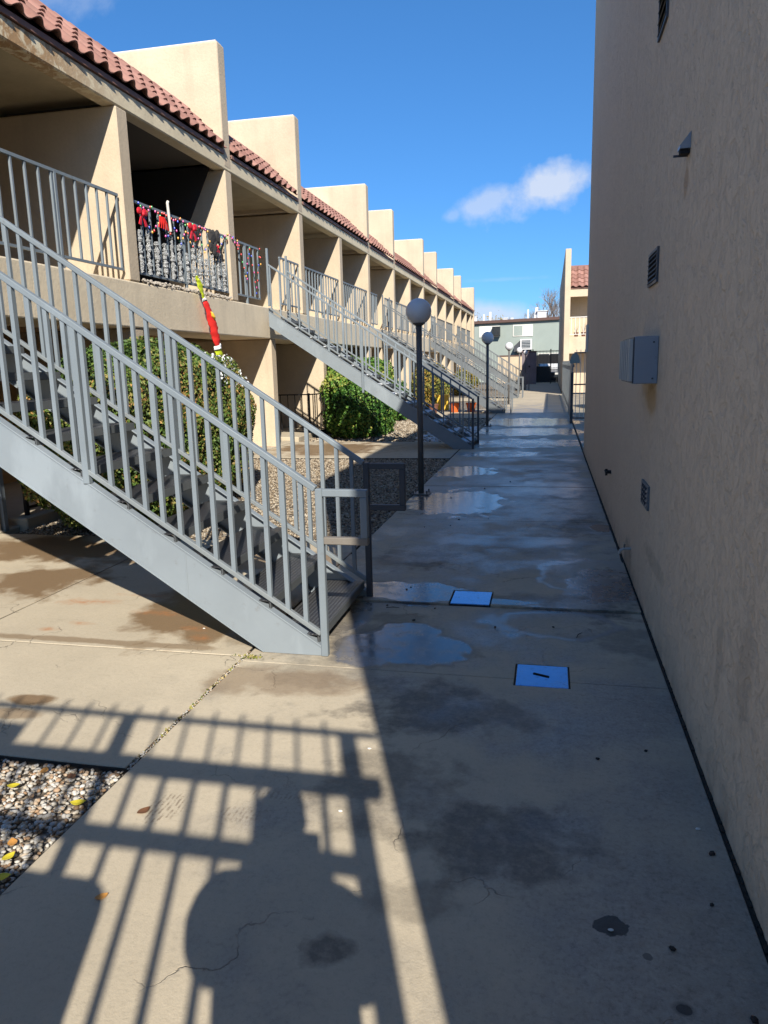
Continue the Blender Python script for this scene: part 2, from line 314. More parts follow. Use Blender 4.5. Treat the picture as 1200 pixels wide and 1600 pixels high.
M['hedge_leaf'] = attr_mat('hedge_leaves', [(0, (.018, .04, .01)), (.35, (.06, .12, .022)), (.62, (.13, .18, .035)), (.80, (.24, .21, .06)), (.92, (.25, .12, .045)), (1, (.42, .26, .08))], .55)
M['green_leaf'] = attr_mat('green_hedge_leaves', [(0, (.015, .05, .01)), (.5, (.06, .16, .022)), (.85, (.16, .26, .045)), (1, (.28, .28, .06))], .5)
M['yellow_leaf'] = attr_mat('yellowing_leaves', [(0, (.05, .09, .02)), (.5, (.22, .20, .04)), (1, (.42, .24, .05))], .6)
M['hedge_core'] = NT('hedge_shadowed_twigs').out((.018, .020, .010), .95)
M['bark'] = NT('grey_bark').out((.16, .13, .11), .9)
n = NT('lamp_globe'); M['globe'] = n.out((.70, .70, .72), .28, spec=.5); n.b.inputs['Transmission Weight'].default_value = 0; n.b.inputs['Subsurface Weight'].default_value = .35; n.b.inputs['Subsurface Radius'].default_value = (.1, .1, .1)
M['galv'] = metal('grey_blue_sheet_metal', (.26, .29, .33), rough=.35, worn=.05)
M['galv_light'] = metal('pale_louvre_metal', (.46, .45, .42), rough=.4, worn=.2)
M['hole'] = NT('dark_opening').out((.008, .008, .01), .9)
n = NT('wet_steel_cover'); a = n.noise(6, 5); dd = n.ramp(n.noise(38, 6, .72), [(.56, 0), (.66, 1)]); M['cover'] = n.out(n.mix(n.math('MULTIPLY', dd, .6), n.mix(a, (.17, .26, .42), (.27, .39, .58)), (.05, .045, .04)), n.ramp(a, [(.3, .08), (.7, .2)]), n.bump(n.noise(30, 3), .05, .002), metal=1.0)
M['red'] = NT('red_ribbon').out((.62, .015, .03), .6); M['lime'] = NT('lime_fleece').out((.52, .62, .02), .8); M['white'] = NT('white_fluff').out((.8, .8, .8), .9)
M['redcloth'] = NT('red_fleece').out((.68, .02, .015), .8); M['orange'] = NT('orange_plastic').out((.65, .12, .02), .6); M['yellow'] = NT('yellow_plastic').out((.75, .48, .05), .6); M['brownpot'] = NT('brown_pot').out((.16, .07, .045), .8); M['greypot'] = NT('grey_pot').out((.14, .12, .11), .8)
n = NT('silver_tinsel'); M['tinsel'] = n.out(n.mix(n.ramp(n.noise(90, 3, .7), [(.4, 0), (.6, 1)]), (.20, .21, .21), (.78, .79, .78)), .35, n.bump(n.noise(160, 3), 1, .02), metal=.35)
M['cotton'] = NT('dirty_cotton').out((.40, .36, .31), .95)
M['wire'] = NT('green_wire').out((.01, .05, .03), .5)
BULB = [NT('bulb_'+k).out(c, .3) for k, c in (('red', (.6, .02, .02)), ('blue', (.02, .06, .6)), ('green', (.02, .35, .08)), ('amber', (.8, .38, .03)), ('pink', (.6, .05, .3)))]
M['sage'] = mk_stucco('sage_green_siding', (.30, .345, .315), strength=.15, dirt=.04, streak=.05)
M['roofbrown'] = NT('brown_roof_edge').out((.10, .055, .045), .8)
M['pane'] = NT('window_glass').out((.03, .035, .04), .06, spec=.8); M['blind'] = NT('white_blind').out((.72, .70, .64), .7); M['frame'] = NT('white_frame').out((.68, .66, .60), .6)
M['ductwhite'] = NT('white_duct_metal').out((.62, .62, .62), .5)
M['purple_wall'] = mk_stucco('mauve_grey_wall', (.22, .19, .21), strength=.15)
M['asphalt'] = NT('asphalt').out((.06, .06, .06), .9)
M['tread_edge'] = metal('tread_edge_grey', (.11, .12, .125), worn=.3)
M['skin'] = NT('skin').out((.45, .27, .19), .55); M['jacket'] = NT('navy_jacket').out((.03, .04, .07), .85); M['jeans'] = NT('blue_jeans').out((.05, .08, .16), .9); M['hair'] = NT('dark_hair').out((.02, .015, .01), .7); M['phone'] = NT('black_phone').out((.01, .01, .012), .2); M['shoe'] = NT('dark_shoe').out((.03, .03, .03), .6)
M['leafyellow'] = NT('yellow_leaf').out((.60, .50, .03), .6); M['leaforange'] = NT('orange_leaf').out((.55, .26, .06), .6); M['leafbrown'] = NT('brown_leaf').out((.16, .07, .03), .7)
M['debris'] = NT('dark_debris').out((.03, .022, .018), .8)

# ------------------------------------------------------------------ mesh helpers
class MB:
    def __init__(s): s.v = []; s.f = []
    def add(s, vs, fs):
        k = len(s.v); s.v += [tuple(v) for v in vs]; s.f += [tuple(i+k for i in f) for f in fs]; return s
    def box(s, x0, x1, y0, y1, z0, z1):
        if x0 > x1: x0, x1 = x1, x0
        if y0 > y1: y0, y1 = y1, y0
        if z0 > z1: z0, z1 = z1, z0
        return s.add([(x0, y0, z0), (x1, y0, z0), (x1, y1, z0), (x0, y1, z0), (x0, y0, z1), (x1, y0, z1), (x1, y1, z1), (x0, y1, z1)],
              [(0, 3, 2, 1), (4, 5, 6, 7), (0, 1, 5, 4), (1, 2, 6, 5), (2, 3, 7, 6), (3, 0, 4, 7)])
    def bar(s, p, q, wd, ht, up=(0, 0, 1)):
        p, q = Vector(p), Vector(q); d = (q-p).normalized(); sx = d.cross(Vector(up)).normalized(); sz = sx.cross(d).normalized()
        vs = []
        for b in (p, q):
            for a, c in ((-1, -1), (1, -1), (1, 1), (-1, 1)): vs.append(b+sx*a*wd/2+sz*c*ht/2)
        return s.add(vs, [(0, 1, 2, 3)[::-1], (4, 5, 6, 7), (0, 1, 5, 4), (1, 2, 6, 5), (2, 3, 7, 6), (3, 0, 4, 7)])
    def prism(s, poly, axis, a, b):
        n = len(poly)
        def mk(u, v, w): return (w, u, v) if axis == 'x' else ((u, w, v) if axis == 'y' else (u, v, w))
        vs = [mk(u, v, a) for u, v in poly]+[mk(u, v, b) for u, v in poly]
        return s.add(vs, [tuple(range(n))[::-1], tuple(range(n, 2*n))]+[(i, (i+1) % n, n+(i+1) % n, n+i) for i in range(n)])
    def tube(s, pts, rad, n=8, cap=True):
        pts = [Vector(p) for p in pts]; rad = rad if isinstance(rad, (list, tuple)) else [rad]*len(pts); rings = []
        for i, p in enumerate(pts):
            d = (pts[min(i+1, len(pts)-1)]-pts[max(i-1, 0)]).normalized()
            a = d.orthogonal().normalized() if i == 0 else (pa-d*pa.dot(d)).normalized()
            pa = a; b = d.cross(a); rings.append([p+(a*math.cos(t)+b*math.sin(t))*rad[i] for t in [2*math.pi*k/n for k in range(n)]])
        vs = [v for r in rings for v in r]; fs = []
        for i in range(len(pts)-1):
            for k in range(n): fs.append((i*n+k, i*n+(k+1) % n, (i+1)*n+(k+1) % n, (i+1)*n+k))
        if cap: fs += [tuple(range(n))[::-1], tuple(range((len(pts)-1)*n, len(pts)*n))]
        return s.add(vs, fs)
    def ball(s, c, r, nu=16, nv=10, sq=(1, 1, 1), jit=0):
        vs = [(c[0], c[1], c[2]-r*sq[2])]
        for j in range(1, nv):
            t = math.pi*j/nv
            for i in range(nu):
                a = 2*math.pi*i/nu; k = 1+(rnd.random()-.5)*jit
                vs.append((c[0]+r*sq[0]*math.sin(t)*math.cos(a)*k, c[1]+r*sq[1]*math.sin(t)*math.sin(a)*k, c[2]-r*sq[2]*math.cos(t)*k))
        vs.append((c[0], c[1], c[2]+r*sq[2])); fs = [(0, 1+(i+1) % nu, 1+i) for i in range(nu)]
        for j in range(nv-2):
            for i in range(nu): a = 1+j*nu+i; b = 1+j*nu+(i+1) % nu; fs.append((a, b, b+nu, a+nu))
        l = len(vs)-1; o = 1+(nv-2)*nu; fs += [(o+i, o+(i+1) % nu, l) for i in range(nu)]
        return s.add(vs, fs)
    def mesh(s, name, mat, off=(0, 0, 0), smooth=False):
        me = bpy.data.meshes.new(name)
        me.from_pydata([(a-off[0], b-off[1], c-off[2]) for a, b, c in s.v], [], s.f); me.materials.append(mat)
        if smooth: me.polygons.foreach_set('use_smooth', [True]*len(me.polygons))
        me.update(); return me
    def build(s, name, mat, parent=None, bevel=0, smooth=False, seg=1):
        off = (0, 0, 0)
        if parent is not None:
            p = parent; off = Vector((0, 0, 0))
            while p is not None: off = off+p.location; p = p.parent
        return put(name, s.mesh(name, mat, off, smooth), parent, bevel=bevel, seg=seg)
def put(name, me, parent=None, loc=(0, 0, 0), rot=(0, 0, 0), bevel=0, seg=1):
    o = bpy.data.objects.new(name, me); COL.objects.link(o); o.location = loc; o.rotation_euler = rot
    if parent is not None: o.parent = parent
    if bevel:
        b = o.modifiers.new('bevel', 'BEVEL'); b.width = bevel; b.segments = seg; b.limit_method = 'ANGLE'
    return o
def tag(o, label, cat=None, group=None, kind=None):
    if label: o['label'] = label
    if cat: o['category'] = cat
    if group: o['group'] = group
    if kind: o['kind'] = kind
    return o
def empty(name, loc, label, cat, group=None):
    o = bpy.data.objects.new(name, None); COL.objects.link(o); o.location = loc; o.empty_display_size = .1
    return tag(o, label, cat, group)
def kids(o): return [c for c in CH.get(o.name, ())]
def copy_tree(o, parent=None):
    c = o.copy(); COL.objects.link(c)
    if parent is not None: c.parent = parent
    for ch in list(o.children): copy_tree(ch, c)
    return c
def struct(o): o['kind'] = 'structure'; return o
def np_mesh(name, V, Fc, mat, tone=None):
    me = bpy.data.meshes.new(name); k = Fc.shape[1]
    me.vertices.add(len(V)); me.vertices.foreach_set('co', V.astype(np.float32).ravel())
    me.loops.add(Fc.size); me.loops.foreach_set('vertex_index', Fc.astype(np.int32).ravel())
    me.polygons.add(len(Fc)); me.polygons.foreach_set('loop_start', (np.arange(len(Fc))*k).astype(np.int32))
    try: me.polygons.foreach_set('loop_total', np.full(len(Fc), k, np.int32))
    except Exception: pass
    if tone is not None:
        at = me.attributes.new('tone', 'FLOAT', 'POINT'); at.data.foreach_set('value', tone.astype(np.float32))
    me.materials.append(mat); me.update(calc_edges=True); return me

# ------------------------------------------------------------------ ground
XB = -5.5      # face of the long building
XW = .62       # face of the side wall
XL = -1.66     # left edge of the walkway
SLOPE = .6667
g = MB(); g.add([(-300, -200, -.10), (300, -200, -.10), (300, 600, -.10), (-300, 600, -.10)], [(0, 1, 2, 3)])
struct(g.build('ground', M['ground']))

def slab_field(name, rects, z=0., gap=.010, base=True):
    xs = [r[0] for r in rects]+[r[1] for r in rects]; ys = [r[2] for r in rects]+[r[3] for r in rects]
    root = MB().box(min(xs), max(xs), min(ys), max(ys), -.095, -.007).build(name, M['joint']); struct(root)
    rr = random.Random(len(rects))
    for r in rects:
        dz = z+rr.uniform(-.002, .002)+(r[4] if len(r) > 4 else 0)
        put_slab(root, r, dz, gap)
    return root
def put_slab(root, r, dz, gap):
    b = MB(); x0, x1, y0, y1 = r[0]+gap/2, r[1]-gap/2, r[2]+gap/2, r[3]-gap/2
    # slightly irregular outline so that the joints are not ruler straight
    rr = random.Random(int((x0*31+y0*17)*100)); pts = []
    def edge(a, c):
        n = max(2, int((Vector(c)-Vector(a)).length/.12))
        for i in range(n):
            t = i/n; p = Vector(a).lerp(Vector(c), t)
            pts.append((p.x+rr.uniform(-.0028, .0028), p.y+rr.uniform(-.0028, .0028)))
    edge((x0, y0), (x1, y0)); edge((x1, y0), (x1, y1)); edge((x1, y1), (x0, y1)); edge((x0, y1), (x0, y0))
    b.prism(pts, 'z', -.09, dz)
    return b.build('slab', M['concrete'], root, bevel=.0025, seg=1)
ysw = [-6.5, -3, -.9, 3.65, 4.79, 6.02, 7.6, 9.8, 12.78]
far = [14.9, 17.2, 18.75, 21.2, 23.6, 26.0, 28.4, 30.8, 33.2, 36, 39, 42, 46, 50, 54, 58, 62]
wr = [(XL, XW-.013, ysw[i], ysw[i+1], (0, 0, 0, 0, .012, .002, 0, 0)[i] if i < 8 else 0) for i in range(len(ysw)-1)]
wr += [(XL, XW-.013, a, b) for a, b in zip([12.78]+far[:-1], far)]
# cut openings for the two inspection covers: split the slabs that hold them
def cut(rects, hx0, hx1, hy0, hy1):
    out = []
    for r in rects:
        x0, x1, y0, y1 = r[:4]; t = r[4] if len(r) > 4 else 0
        if hx0 >= x0 and hx1 <= x1 and hy1 > y0 and hy0 < y1:
            a, b = max(hy0, y0), min(hy1, y1)
            out.append(('cut', x0, x1, y0, y1, hx0, hx1, a, b, t))
        else: out.append(r)
    return out
walk = MB().box(XL, XW, -6.5, 62, -.095, -.0045).build('walkway', M['joint']); struct(walk)
holes = [(-.145, .125, 3.575, 3.85), (-.635, -.365, 4.80, 5.09)]
for r in wr:
    hs = [h for h in holes if h[3] > r[2]+.02 and h[2] < r[3]-.02 and h[0] > r[0]]
    dz = rnd.uniform(-.0015, .0015)+(r[4] if len(r) > 4 else 0)
    if not hs: put_slab(walk, r, dz, .020); continue
    h = hs[0]; x0, x1, y0, y1 = r[0]+.005, r[1]-.005, r[2]+.005, r[3]-.005
    hx0, hx1, hy0, hy1 = h[0]-.006, h[1]+.006, max(h[2]-.006, y0), min(h[3]+.006, y1)
    if h[2] <= r[2]+.03: poly = [(x0, y0), (hx0, y0), (hx0, hy1), (hx1, hy1), (hx1, y0), (x1, y0), (x1, y1), (x0, y1)]
    else: poly = [(x0, y0), (x1, y0), (x1, y1), (hx1, y1), (hx1, hy0), (hx0, hy0), (hx0, y1), (x0, y1)]
    MB().prism(poly, 'z', -.09, dz).build('slab', M['concrete'], walk, bevel=.0025)
rr = [(-5.5, -3.57, 2.5, 3.72), (-3.57, XL, 2.5, 3.72), (-5.5, -3.57, 3.72, 6.45), (-3.57, XL, 3.72, 6.45)]
slab_field('stair_landing_paving', [(-5.5, -3.57, 2.5, 3.72), (-3.57, XL-.012, 2.5, 3.72), (-5.5, -3.57, 3.72, 6.45), (-3.57, XL-.012, 3.72, 6.45)], gap=.014)
slab_field('stair_landing_paving', [(-5.5, -3.6, 12.8, 14.2), (-3.6, XL-.01, 12.8, 14.2), (-5.5, -3.6, 14.2, 15.6), (-3.6, XL-.01, 14.2, 15.6)])
slab_field('stair_landing_paving', [(-5.5, -3.6, 22.6, 24.6), (-3.6, XL-.01, 22.6, 24.6), (-5.5, -3.6, 24.6, 27), (-3.6, XL-.01, 24.6, 27)])
slab_field('stair_landing_paving', [(-5.5, -3.6, 33, 35), (-3.6, XL-.01, 33, 35), (-5.5, -3.6, 35, 37.4), (-3.6, XL-.01, 35, 37.4)])
pat = MB()
for a, b in ((6.75, 12.7), (15.7, 22.5), (27.1, 32.9), (37.5, 58)): pat.box(-7.6, -5.42, a, b, -.09, .10)
for a, b in ((2.6, 6.75), (12.7, 15.7), (22.5, 27.1), (32.9, 37.5)): pat.box(-7.6, -5.505, a, b, -.09, .02)
struct(pat.build('patio_floor', M['concrete'], bevel=.015))
for nm, a, b in (('gravel_bed', -4, 2.5), ('gravel_bed', 6.45, 12.8), ('gravel_bed', 15.6, 22.6), ('gravel_bed', 27, 33), ('gravel_bed', 37.4, 60)):
    q = MB(); q.box(-5.44, XL-.004, a+.004, b-.004, -.092, -.030); struct(q.build(nm, M['gravel_bed']))
q = MB().box(XW+.02, 6, 13.9, 38.9, -.09, -.012); struct(q.build('side_courtyard', M['concrete']))
q = MB().box(-40, 40, 62.05, 67, -.095, -.02); struct(q.build('alley', M['asphalt']))

# pebbles (geometry)
def ico():
    t = (1+5**.5)/2
    V = np.array([(-1, t, 0), (1, t, 0), (-1, -t, 0), (1, -t, 0), (0, -1, t), (0, 1, t), (0, -1, -t), (0, 1, -t), (t, 0, -1), (t, 0, 1), (-t, 0, -1), (-t, 0, 1)], float)
    V /= np.linalg.norm(V[0])
    Fc = np.array([(0, 11, 5), (0, 5, 1), (0, 1, 7), (0, 7, 10), (0, 10, 11), (1, 5, 9), (5, 11, 4), (11, 10, 2), (10, 7, 6), (7, 1, 8), (3, 9, 4), (3, 4, 2), (3, 2, 6), (3, 6, 8), (3, 8, 9), (4, 9, 5), (2, 4, 11), (6, 2, 10), (8, 6, 7), (9, 8, 1)])
    return V, Fc
IV, IF = ico()
def pebbles(name, x0, x1, y0, y1, cnt, smin, smax, mat, label, z=-.026, seed=1, edge=0):
    rg = np.random.default_rng(seed)
    P = np.stack([rg.uniform(x0, x1, cnt), rg.uniform(y0, y1, cnt), z+rg.uniform(-.004, .010, cnt)], 1)
    S = rg.uniform(smin, smax, (cnt, 1))*np.array([[1, .8, .55]])*rg.uniform(.7, 1.25, (cnt, 3))
    a = rg.uniform(0, 6.28, cnt); t = rg.uniform(-.5, .5, cnt)
    V = IV[None]*(1+rg.uniform(-.16, .16, (cnt, 12, 1)))*S[:, None]
    ct, st = np.cos(t)[:, None], np.sin(t)[:, None]
    y, zz = V[..., 1]*ct-V[..., 2]*st, V[..., 1]*st+V[..., 2]*ct
    ca, sa = np.cos(a)[:, None], np.sin(a)[:, None]
    X = V[..., 0]*ca-y*sa; Y = V[..., 0]*sa+y*ca
    W = np.stack([X, Y, zz], -1)+P[:, None]
    Fc = (IF[None]+(np.arange(cnt)*12)[:, None, None]).reshape(-1, 3)
    me = np_mesh(name, W.reshape(-1, 3), Fc, mat, np.repeat(rg.uniform(0, 1, cnt), 12))
    me.polygons.foreach_set('use_smooth', [True]*len(me.polygons))
    return tag(put(name, me), label, 'gravel', kind='stuff')
pebbles('gravel', -3.5, XL-.02, .9, 2.49, 11500, .007, .0145, M['pebble'], 'mixed pale gravel with fallen leaves at the near left corner', seed=3, z=-.022)
pebbles('gravel', -5.4, XL-.02, 6.47, 12.78, 27000, .010, .021, M['dark_pebble'], 'tan gravel bed between the nearest stair and the first lamp', seed=4)
pebbles('gravel', -5.4, XL-.02, 15.62, 22.58, 9000, .015, .038, M['dark_pebble'], 'coarse pale gravel bed behind the second stair', seed=5)
# white frosty stones near the foot of the second stair
rg = random.Random(5)
pebbles('frosted_stones', -2.9, -1.72, 15.7, 19.5, 420, .03, .06, M['frost'], 'white frosted stones scattered beside the second stair', seed=6, z=-.02)

# ------------------------------------------------------------------ long apartment building
B = empty('apartment_building', (-9, 28, 0), 'long cream stucco apartment block with open balconies and a red tiled roof edge', 'building')
YE = 56.0
fins = [2.6, 6.5, 9.65, 13.0, 16.9, 20.2, 23.4, 27.3, 30.5, 33.8, 37.8, 41.1, 44.4, 48.2, 51.4, 54.4]
party = [2.6, 6.5, 13.0, 16.9, 23.4, 27.3, 33.8, 37.8, 44.4, 48.2]
stair_y = [3.79, 14.2, 24.55, 34.9, 45.2]
SW = 1.10
XR = -7.5
BV = .018
MB().box(XB-.22, XB, 2.3, YE-.3, 4.97, 5.20).build('front_beam', M['beam'], B, bevel=BV)
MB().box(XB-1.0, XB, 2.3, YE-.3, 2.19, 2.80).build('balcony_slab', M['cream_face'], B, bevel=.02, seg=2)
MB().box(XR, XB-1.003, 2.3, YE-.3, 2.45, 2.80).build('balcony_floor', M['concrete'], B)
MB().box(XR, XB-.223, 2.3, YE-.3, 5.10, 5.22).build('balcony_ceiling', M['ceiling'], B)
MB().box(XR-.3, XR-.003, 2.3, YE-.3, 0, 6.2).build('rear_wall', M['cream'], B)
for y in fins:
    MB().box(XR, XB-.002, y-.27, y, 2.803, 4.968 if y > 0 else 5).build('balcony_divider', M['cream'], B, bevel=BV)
for y in fins:                     # ground floor walls under the slab
    if y in (13.0,): continue
    if y == 16.9: y = 18.4
    MB().box(XR, XB-.02, y-.27, y, .0, 2.188).build('ground_floor_divider', M['cream'], B, bevel=BV)
for y in [14.78, 25.1, 35.5]:
    MB().box(XR, XB, y-.27, y, .0, 2.188).build('ground_floor_divider', M['cream'], B, bevel=BV)
MB().box(XR, XB-.6, YE-.5, YE-.3, .0, 2.188).build('ground_floor_divider', M['cream'], B)
b = MB()
MB().box(XR-.002, XR+.05, 2.6, YE-.5, .1, 2.44).build('ground_floor_rear_wall', M['brown_wall'], B)
for i, y in enumerate(fins[:-1]):     # recessed doors / windows at the back of each balcony
    y2 = fins[i+1]-.27; yc = (y+y2)/2
    d = MB().box(XR+.002, XR+.05, yc-.9, yc+.9, 2.81, 4.85).build('sliding_door', M['frame'], B)
    MB().box(XR+.052, XR+.062, yc-.83, yc-.04, 2.88, 4.78).build('pane', M['pane'], d)
    MB().box(XR+.052, XR+.062, yc+.04, yc+.83, 2.88, 4.78).build('pane', M['pane'], d)
    d = MB().box(XR+.052, XR+.09, yc-.8, yc+.8, .15, 2.1).build('sliding_door', M['frame'], B)
    MB().box(XR+.092, XR+.10, yc-.74, yc-.03, .22, 2.03).build('pane', M['pane'], d)
    MB().box(XR+.092, XR+.10, yc+.03, yc+.74, .22, 2.03).build('pane', M['pane'], d)
# dark sheets and panel added to deepen the shade in the second balcony
MB().box(XR+.1, XR+.13, 9.7, 12.7, 2.82, 5.08).build('dark_shade_sheet', M['dark_cloth_and_shade'], B)
MB().box(XR+.14, XB-.25, 9.652, 9.67, 2.82, 5.07).build('dark_shade_sheet', M['dark_cloth_and_shade'], B)
MB().box(XR+.14, XB-.225, 9.68, 12.72, 5.075, 5.097).build('ceiling_shade_panel', M['ceiling_shade'], B)
MB().prism([(XR+.14, 2.83), (XR+.14, 5.07), (XB-.24, 5.07), (XB-1.0, 3.6), (XB-1.35, 2.83)], 'y', 12.70, 12.724).build('dark_shade_sheet', M['dark_cloth_and_shade'], B)  # dark sheet cut along the beam's cast shadow, painting that shade
# parapet walls rising through the roof
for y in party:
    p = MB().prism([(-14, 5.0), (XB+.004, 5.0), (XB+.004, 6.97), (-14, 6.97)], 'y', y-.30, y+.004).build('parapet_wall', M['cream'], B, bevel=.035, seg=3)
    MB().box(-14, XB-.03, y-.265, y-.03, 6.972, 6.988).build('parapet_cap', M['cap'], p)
MB().box(-14, XB+.05, YE-.3, YE, 0, 7.0).build('end_wall', M['cream'], B, bevel=.03, seg=2)
MB().box(-14, XB+.03, YE, YE+.25, 0, 6.9).build('end_wall', M['cream'], B)
MB().box(-14, -6.3, 2.3, YE-.3, 5.3, 5.98).build('flat_roof', M['cap'], B)
# tiled roof sections between the parapets
def s_tile():
    b = MB(); n = 8; L = .36; wd = .31; prof = []
    for i in range(n+1):
        t = i/n; x = t*wd
        if t < .62: z = .066*math.sin(math.pi*t/.62)
        else: z = -.018*math.sin(math.pi*(t-.62)/.38)
        prof.append((x, z))
    vs = []; th = .017
    for (yy, dz) in ((0, .036), (L, .0)):
        for x, z in prof: vs.append((yy, x, z+dz))
        for x, z in prof: vs.append((yy, x, z+dz-th))
    m_ = n+1; fs = []
    for i in range(n):
        fs.append((i, i+1, 2*m_+i+1, 2*m_+i)); fs.append((m_+i, 3*m_+i, 3*m_+i+1, m_+i+1))
        fs.append((i, m_+i, m_+i+1, i+1)); fs.append((2*m_+i, 2*m_+i+1, 3*m_+i+1, 3*m_+i))
    fs += [(0, 2*m_, 3*m_, m_), (n, m_+n, 3*m_+n, 2*m_+n)]
    b.add(vs, fs); return b
TS = s_tile(); tile_me = TS.mesh('tile', M['tile'], smooth=False)
for p in tile_me.polygons: p.use_smooth = True
try: tile_me.set_sharp_from_angle(angle=R(40))
except Exception: pass
RA = R(44); rows = 4; eaveX, eaveZ = XB+.050, 5.280
segs = [(2.3, 6.2)]+[(party[i]+.004, party[i+1]-.30) for i in range(1, len(party)-1)]+[(party[-1]+.004, YE-.3)]
count = 0
for (a, b_) in segs:
    k = MB(); x1, z1 = eaveX-.04, eaveZ-.055; L = 1.13
    k.prism([(x1, z1), (x1-L*math.cos(RA), z1+L*math.sin(RA)), (x1-L*math.cos(RA)-.3, z1+L*math.sin(RA)), (XB-.3, 5.21), (XB-.0, 5.21)], 'y', a+.002, b_-.002)
    rs = k.build('roof_section', M['fascia'], B)
    MB().box(XB-.05, XB+.026, a+.002, b_-.002, 5.203, 5.262).build('fascia_board', M['fascia'], rs)
    MB().tube([(x1-L*math.cos(RA)-.02, a+.01, z1+L*math.sin(RA)+.02), (x1-L*math.cos(RA)-.02, b_-.01, z1+L*math.sin(RA)+.02)], .07, 8).build('ridge_cap', M['tile'], rs)
    far_b = MB(); nt_ = int((b_-a)/.31)
    off = rs.location+B.location
    for r_ in range(rows):
        for i in range(nt_+1):
            y = a+i*.31
            if y+.31 > b_+.02: continue
            x = eaveX-r_*.265*math.cos(RA); z = eaveZ+r_*.265*math.sin(RA)
            if y < 23.3 and y > 6.4:
                count += 1
                j = rnd.uniform(-.006, .006)
                o = put('tile', tile_me, rs, (x-B.location.x+j, y-B.location.y, z-B.location.z), (0, RA, math.pi))
                # tile runs from the eave up the slope: local +x points up-slope
                o.rotation_euler = (0, 0, 0); o.matrix_basis = Matrix.Translation((x-B.location.x, y-B.location.y, z-B.location.z)) @ Matrix(((-math.cos(RA), 0, math.sin(RA), 0), (0, 1, 0, 0), (math.sin(RA), 0, math.cos(RA), 0), (0, 0, 0, 1)))
                o.rotation_euler.z += rnd.uniform(-.012, .012)
            else:
                mt = Matrix.Translation((x, y, z)) @ Matrix(((-math.cos(RA), 0, math.sin(RA), 0), (0, 1, 0, 0), (math.sin(RA), 0, math.cos(RA), 0), (0, 0, 0, 1)))
                far_b.add([mt @ Vector(v) for v in TS.v], TS.f)
    if far_b.v:
        o = far_b.build('tiles', M['tile'], rs); o['kind'] = 'stuff'
# balcony railings
bal_me = MB().box(-.0125, .0125, -.0125, .0125, 0, .92).mesh('baluster', M['rail'])
post_me = MB().box(-.02, .02, -.02, .02, 0, 1.07).mesh('post', M['rail'])
def balcony_rail(ya, yb, mat=M['rail'], first=None, bal=bal_me, pitch=.229, z0=2.80, x=XB+.0):
    x = XB-.06
    r_ = MB(); r_.bar((x, ya, 3.87), (x, yb, 3.87), .035, .035)
    root = r_.build('balcony_railing', mat, B)
    MB().bar((x, ya, 2.94), (x, yb, 2.94), .03, .03).build('bottom_rail', mat, root)
    n_ = max(1, round((yb-ya)/pitch)); lc = Vector((x, 0, 2.945))-B.location
    for i in range(n_+1):
        y = ya+.02+(yb-ya-.04)*i/n_
        o = put('baluster', bal, root, (lc.x, y-B.location.y, lc.z))
    put('post', post_me, root, (lc.x, (ya+yb)/2-.06-B.location.y, 2.80))
    return root
balcony_rail(4.95, 6.2)
balcony_rail(6.85, 9.33)
balcony_rail(9.66, 12.70)
balcony_rail(13.02, 14.2)
balcony_rail(15.38, 16.6)
for a, b_ in ((16.92, 19.9), (20.22, 23.1), (23.42, 24.5), (25.7, 27.0), (27.32, 30.2), (30.52, 33.5), (33.82, 34.85), (36.05, 37.5)): balcony_rail(a, b_)
# railings too far off to show single balusters: one mesh each
for a, b_ in ((37.82, 40.8), (41.12, 44.1), (44.42, 45.1), (46.4, 47.9), (48.22, 51.1), (51.42, 54.1)):
    r_ = MB(); x = XB-.06; r_.bar((x, a, 3.87), (x, b_, 3.87), .035, .035).bar((x, a, 2.94), (x, b_, 2.94), .03, .03); y = a
    while y < b_: r_.box(x-.0125, x+.0125, y-.0125, y+.0125, 2.94, 3.87); y += .229
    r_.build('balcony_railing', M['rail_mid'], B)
MB().box(XB-1.2, XB-.9, 53.2, 53.9, 2.82, 4.7).build('dark_door', M['dark_cloth_and_shade'], B)

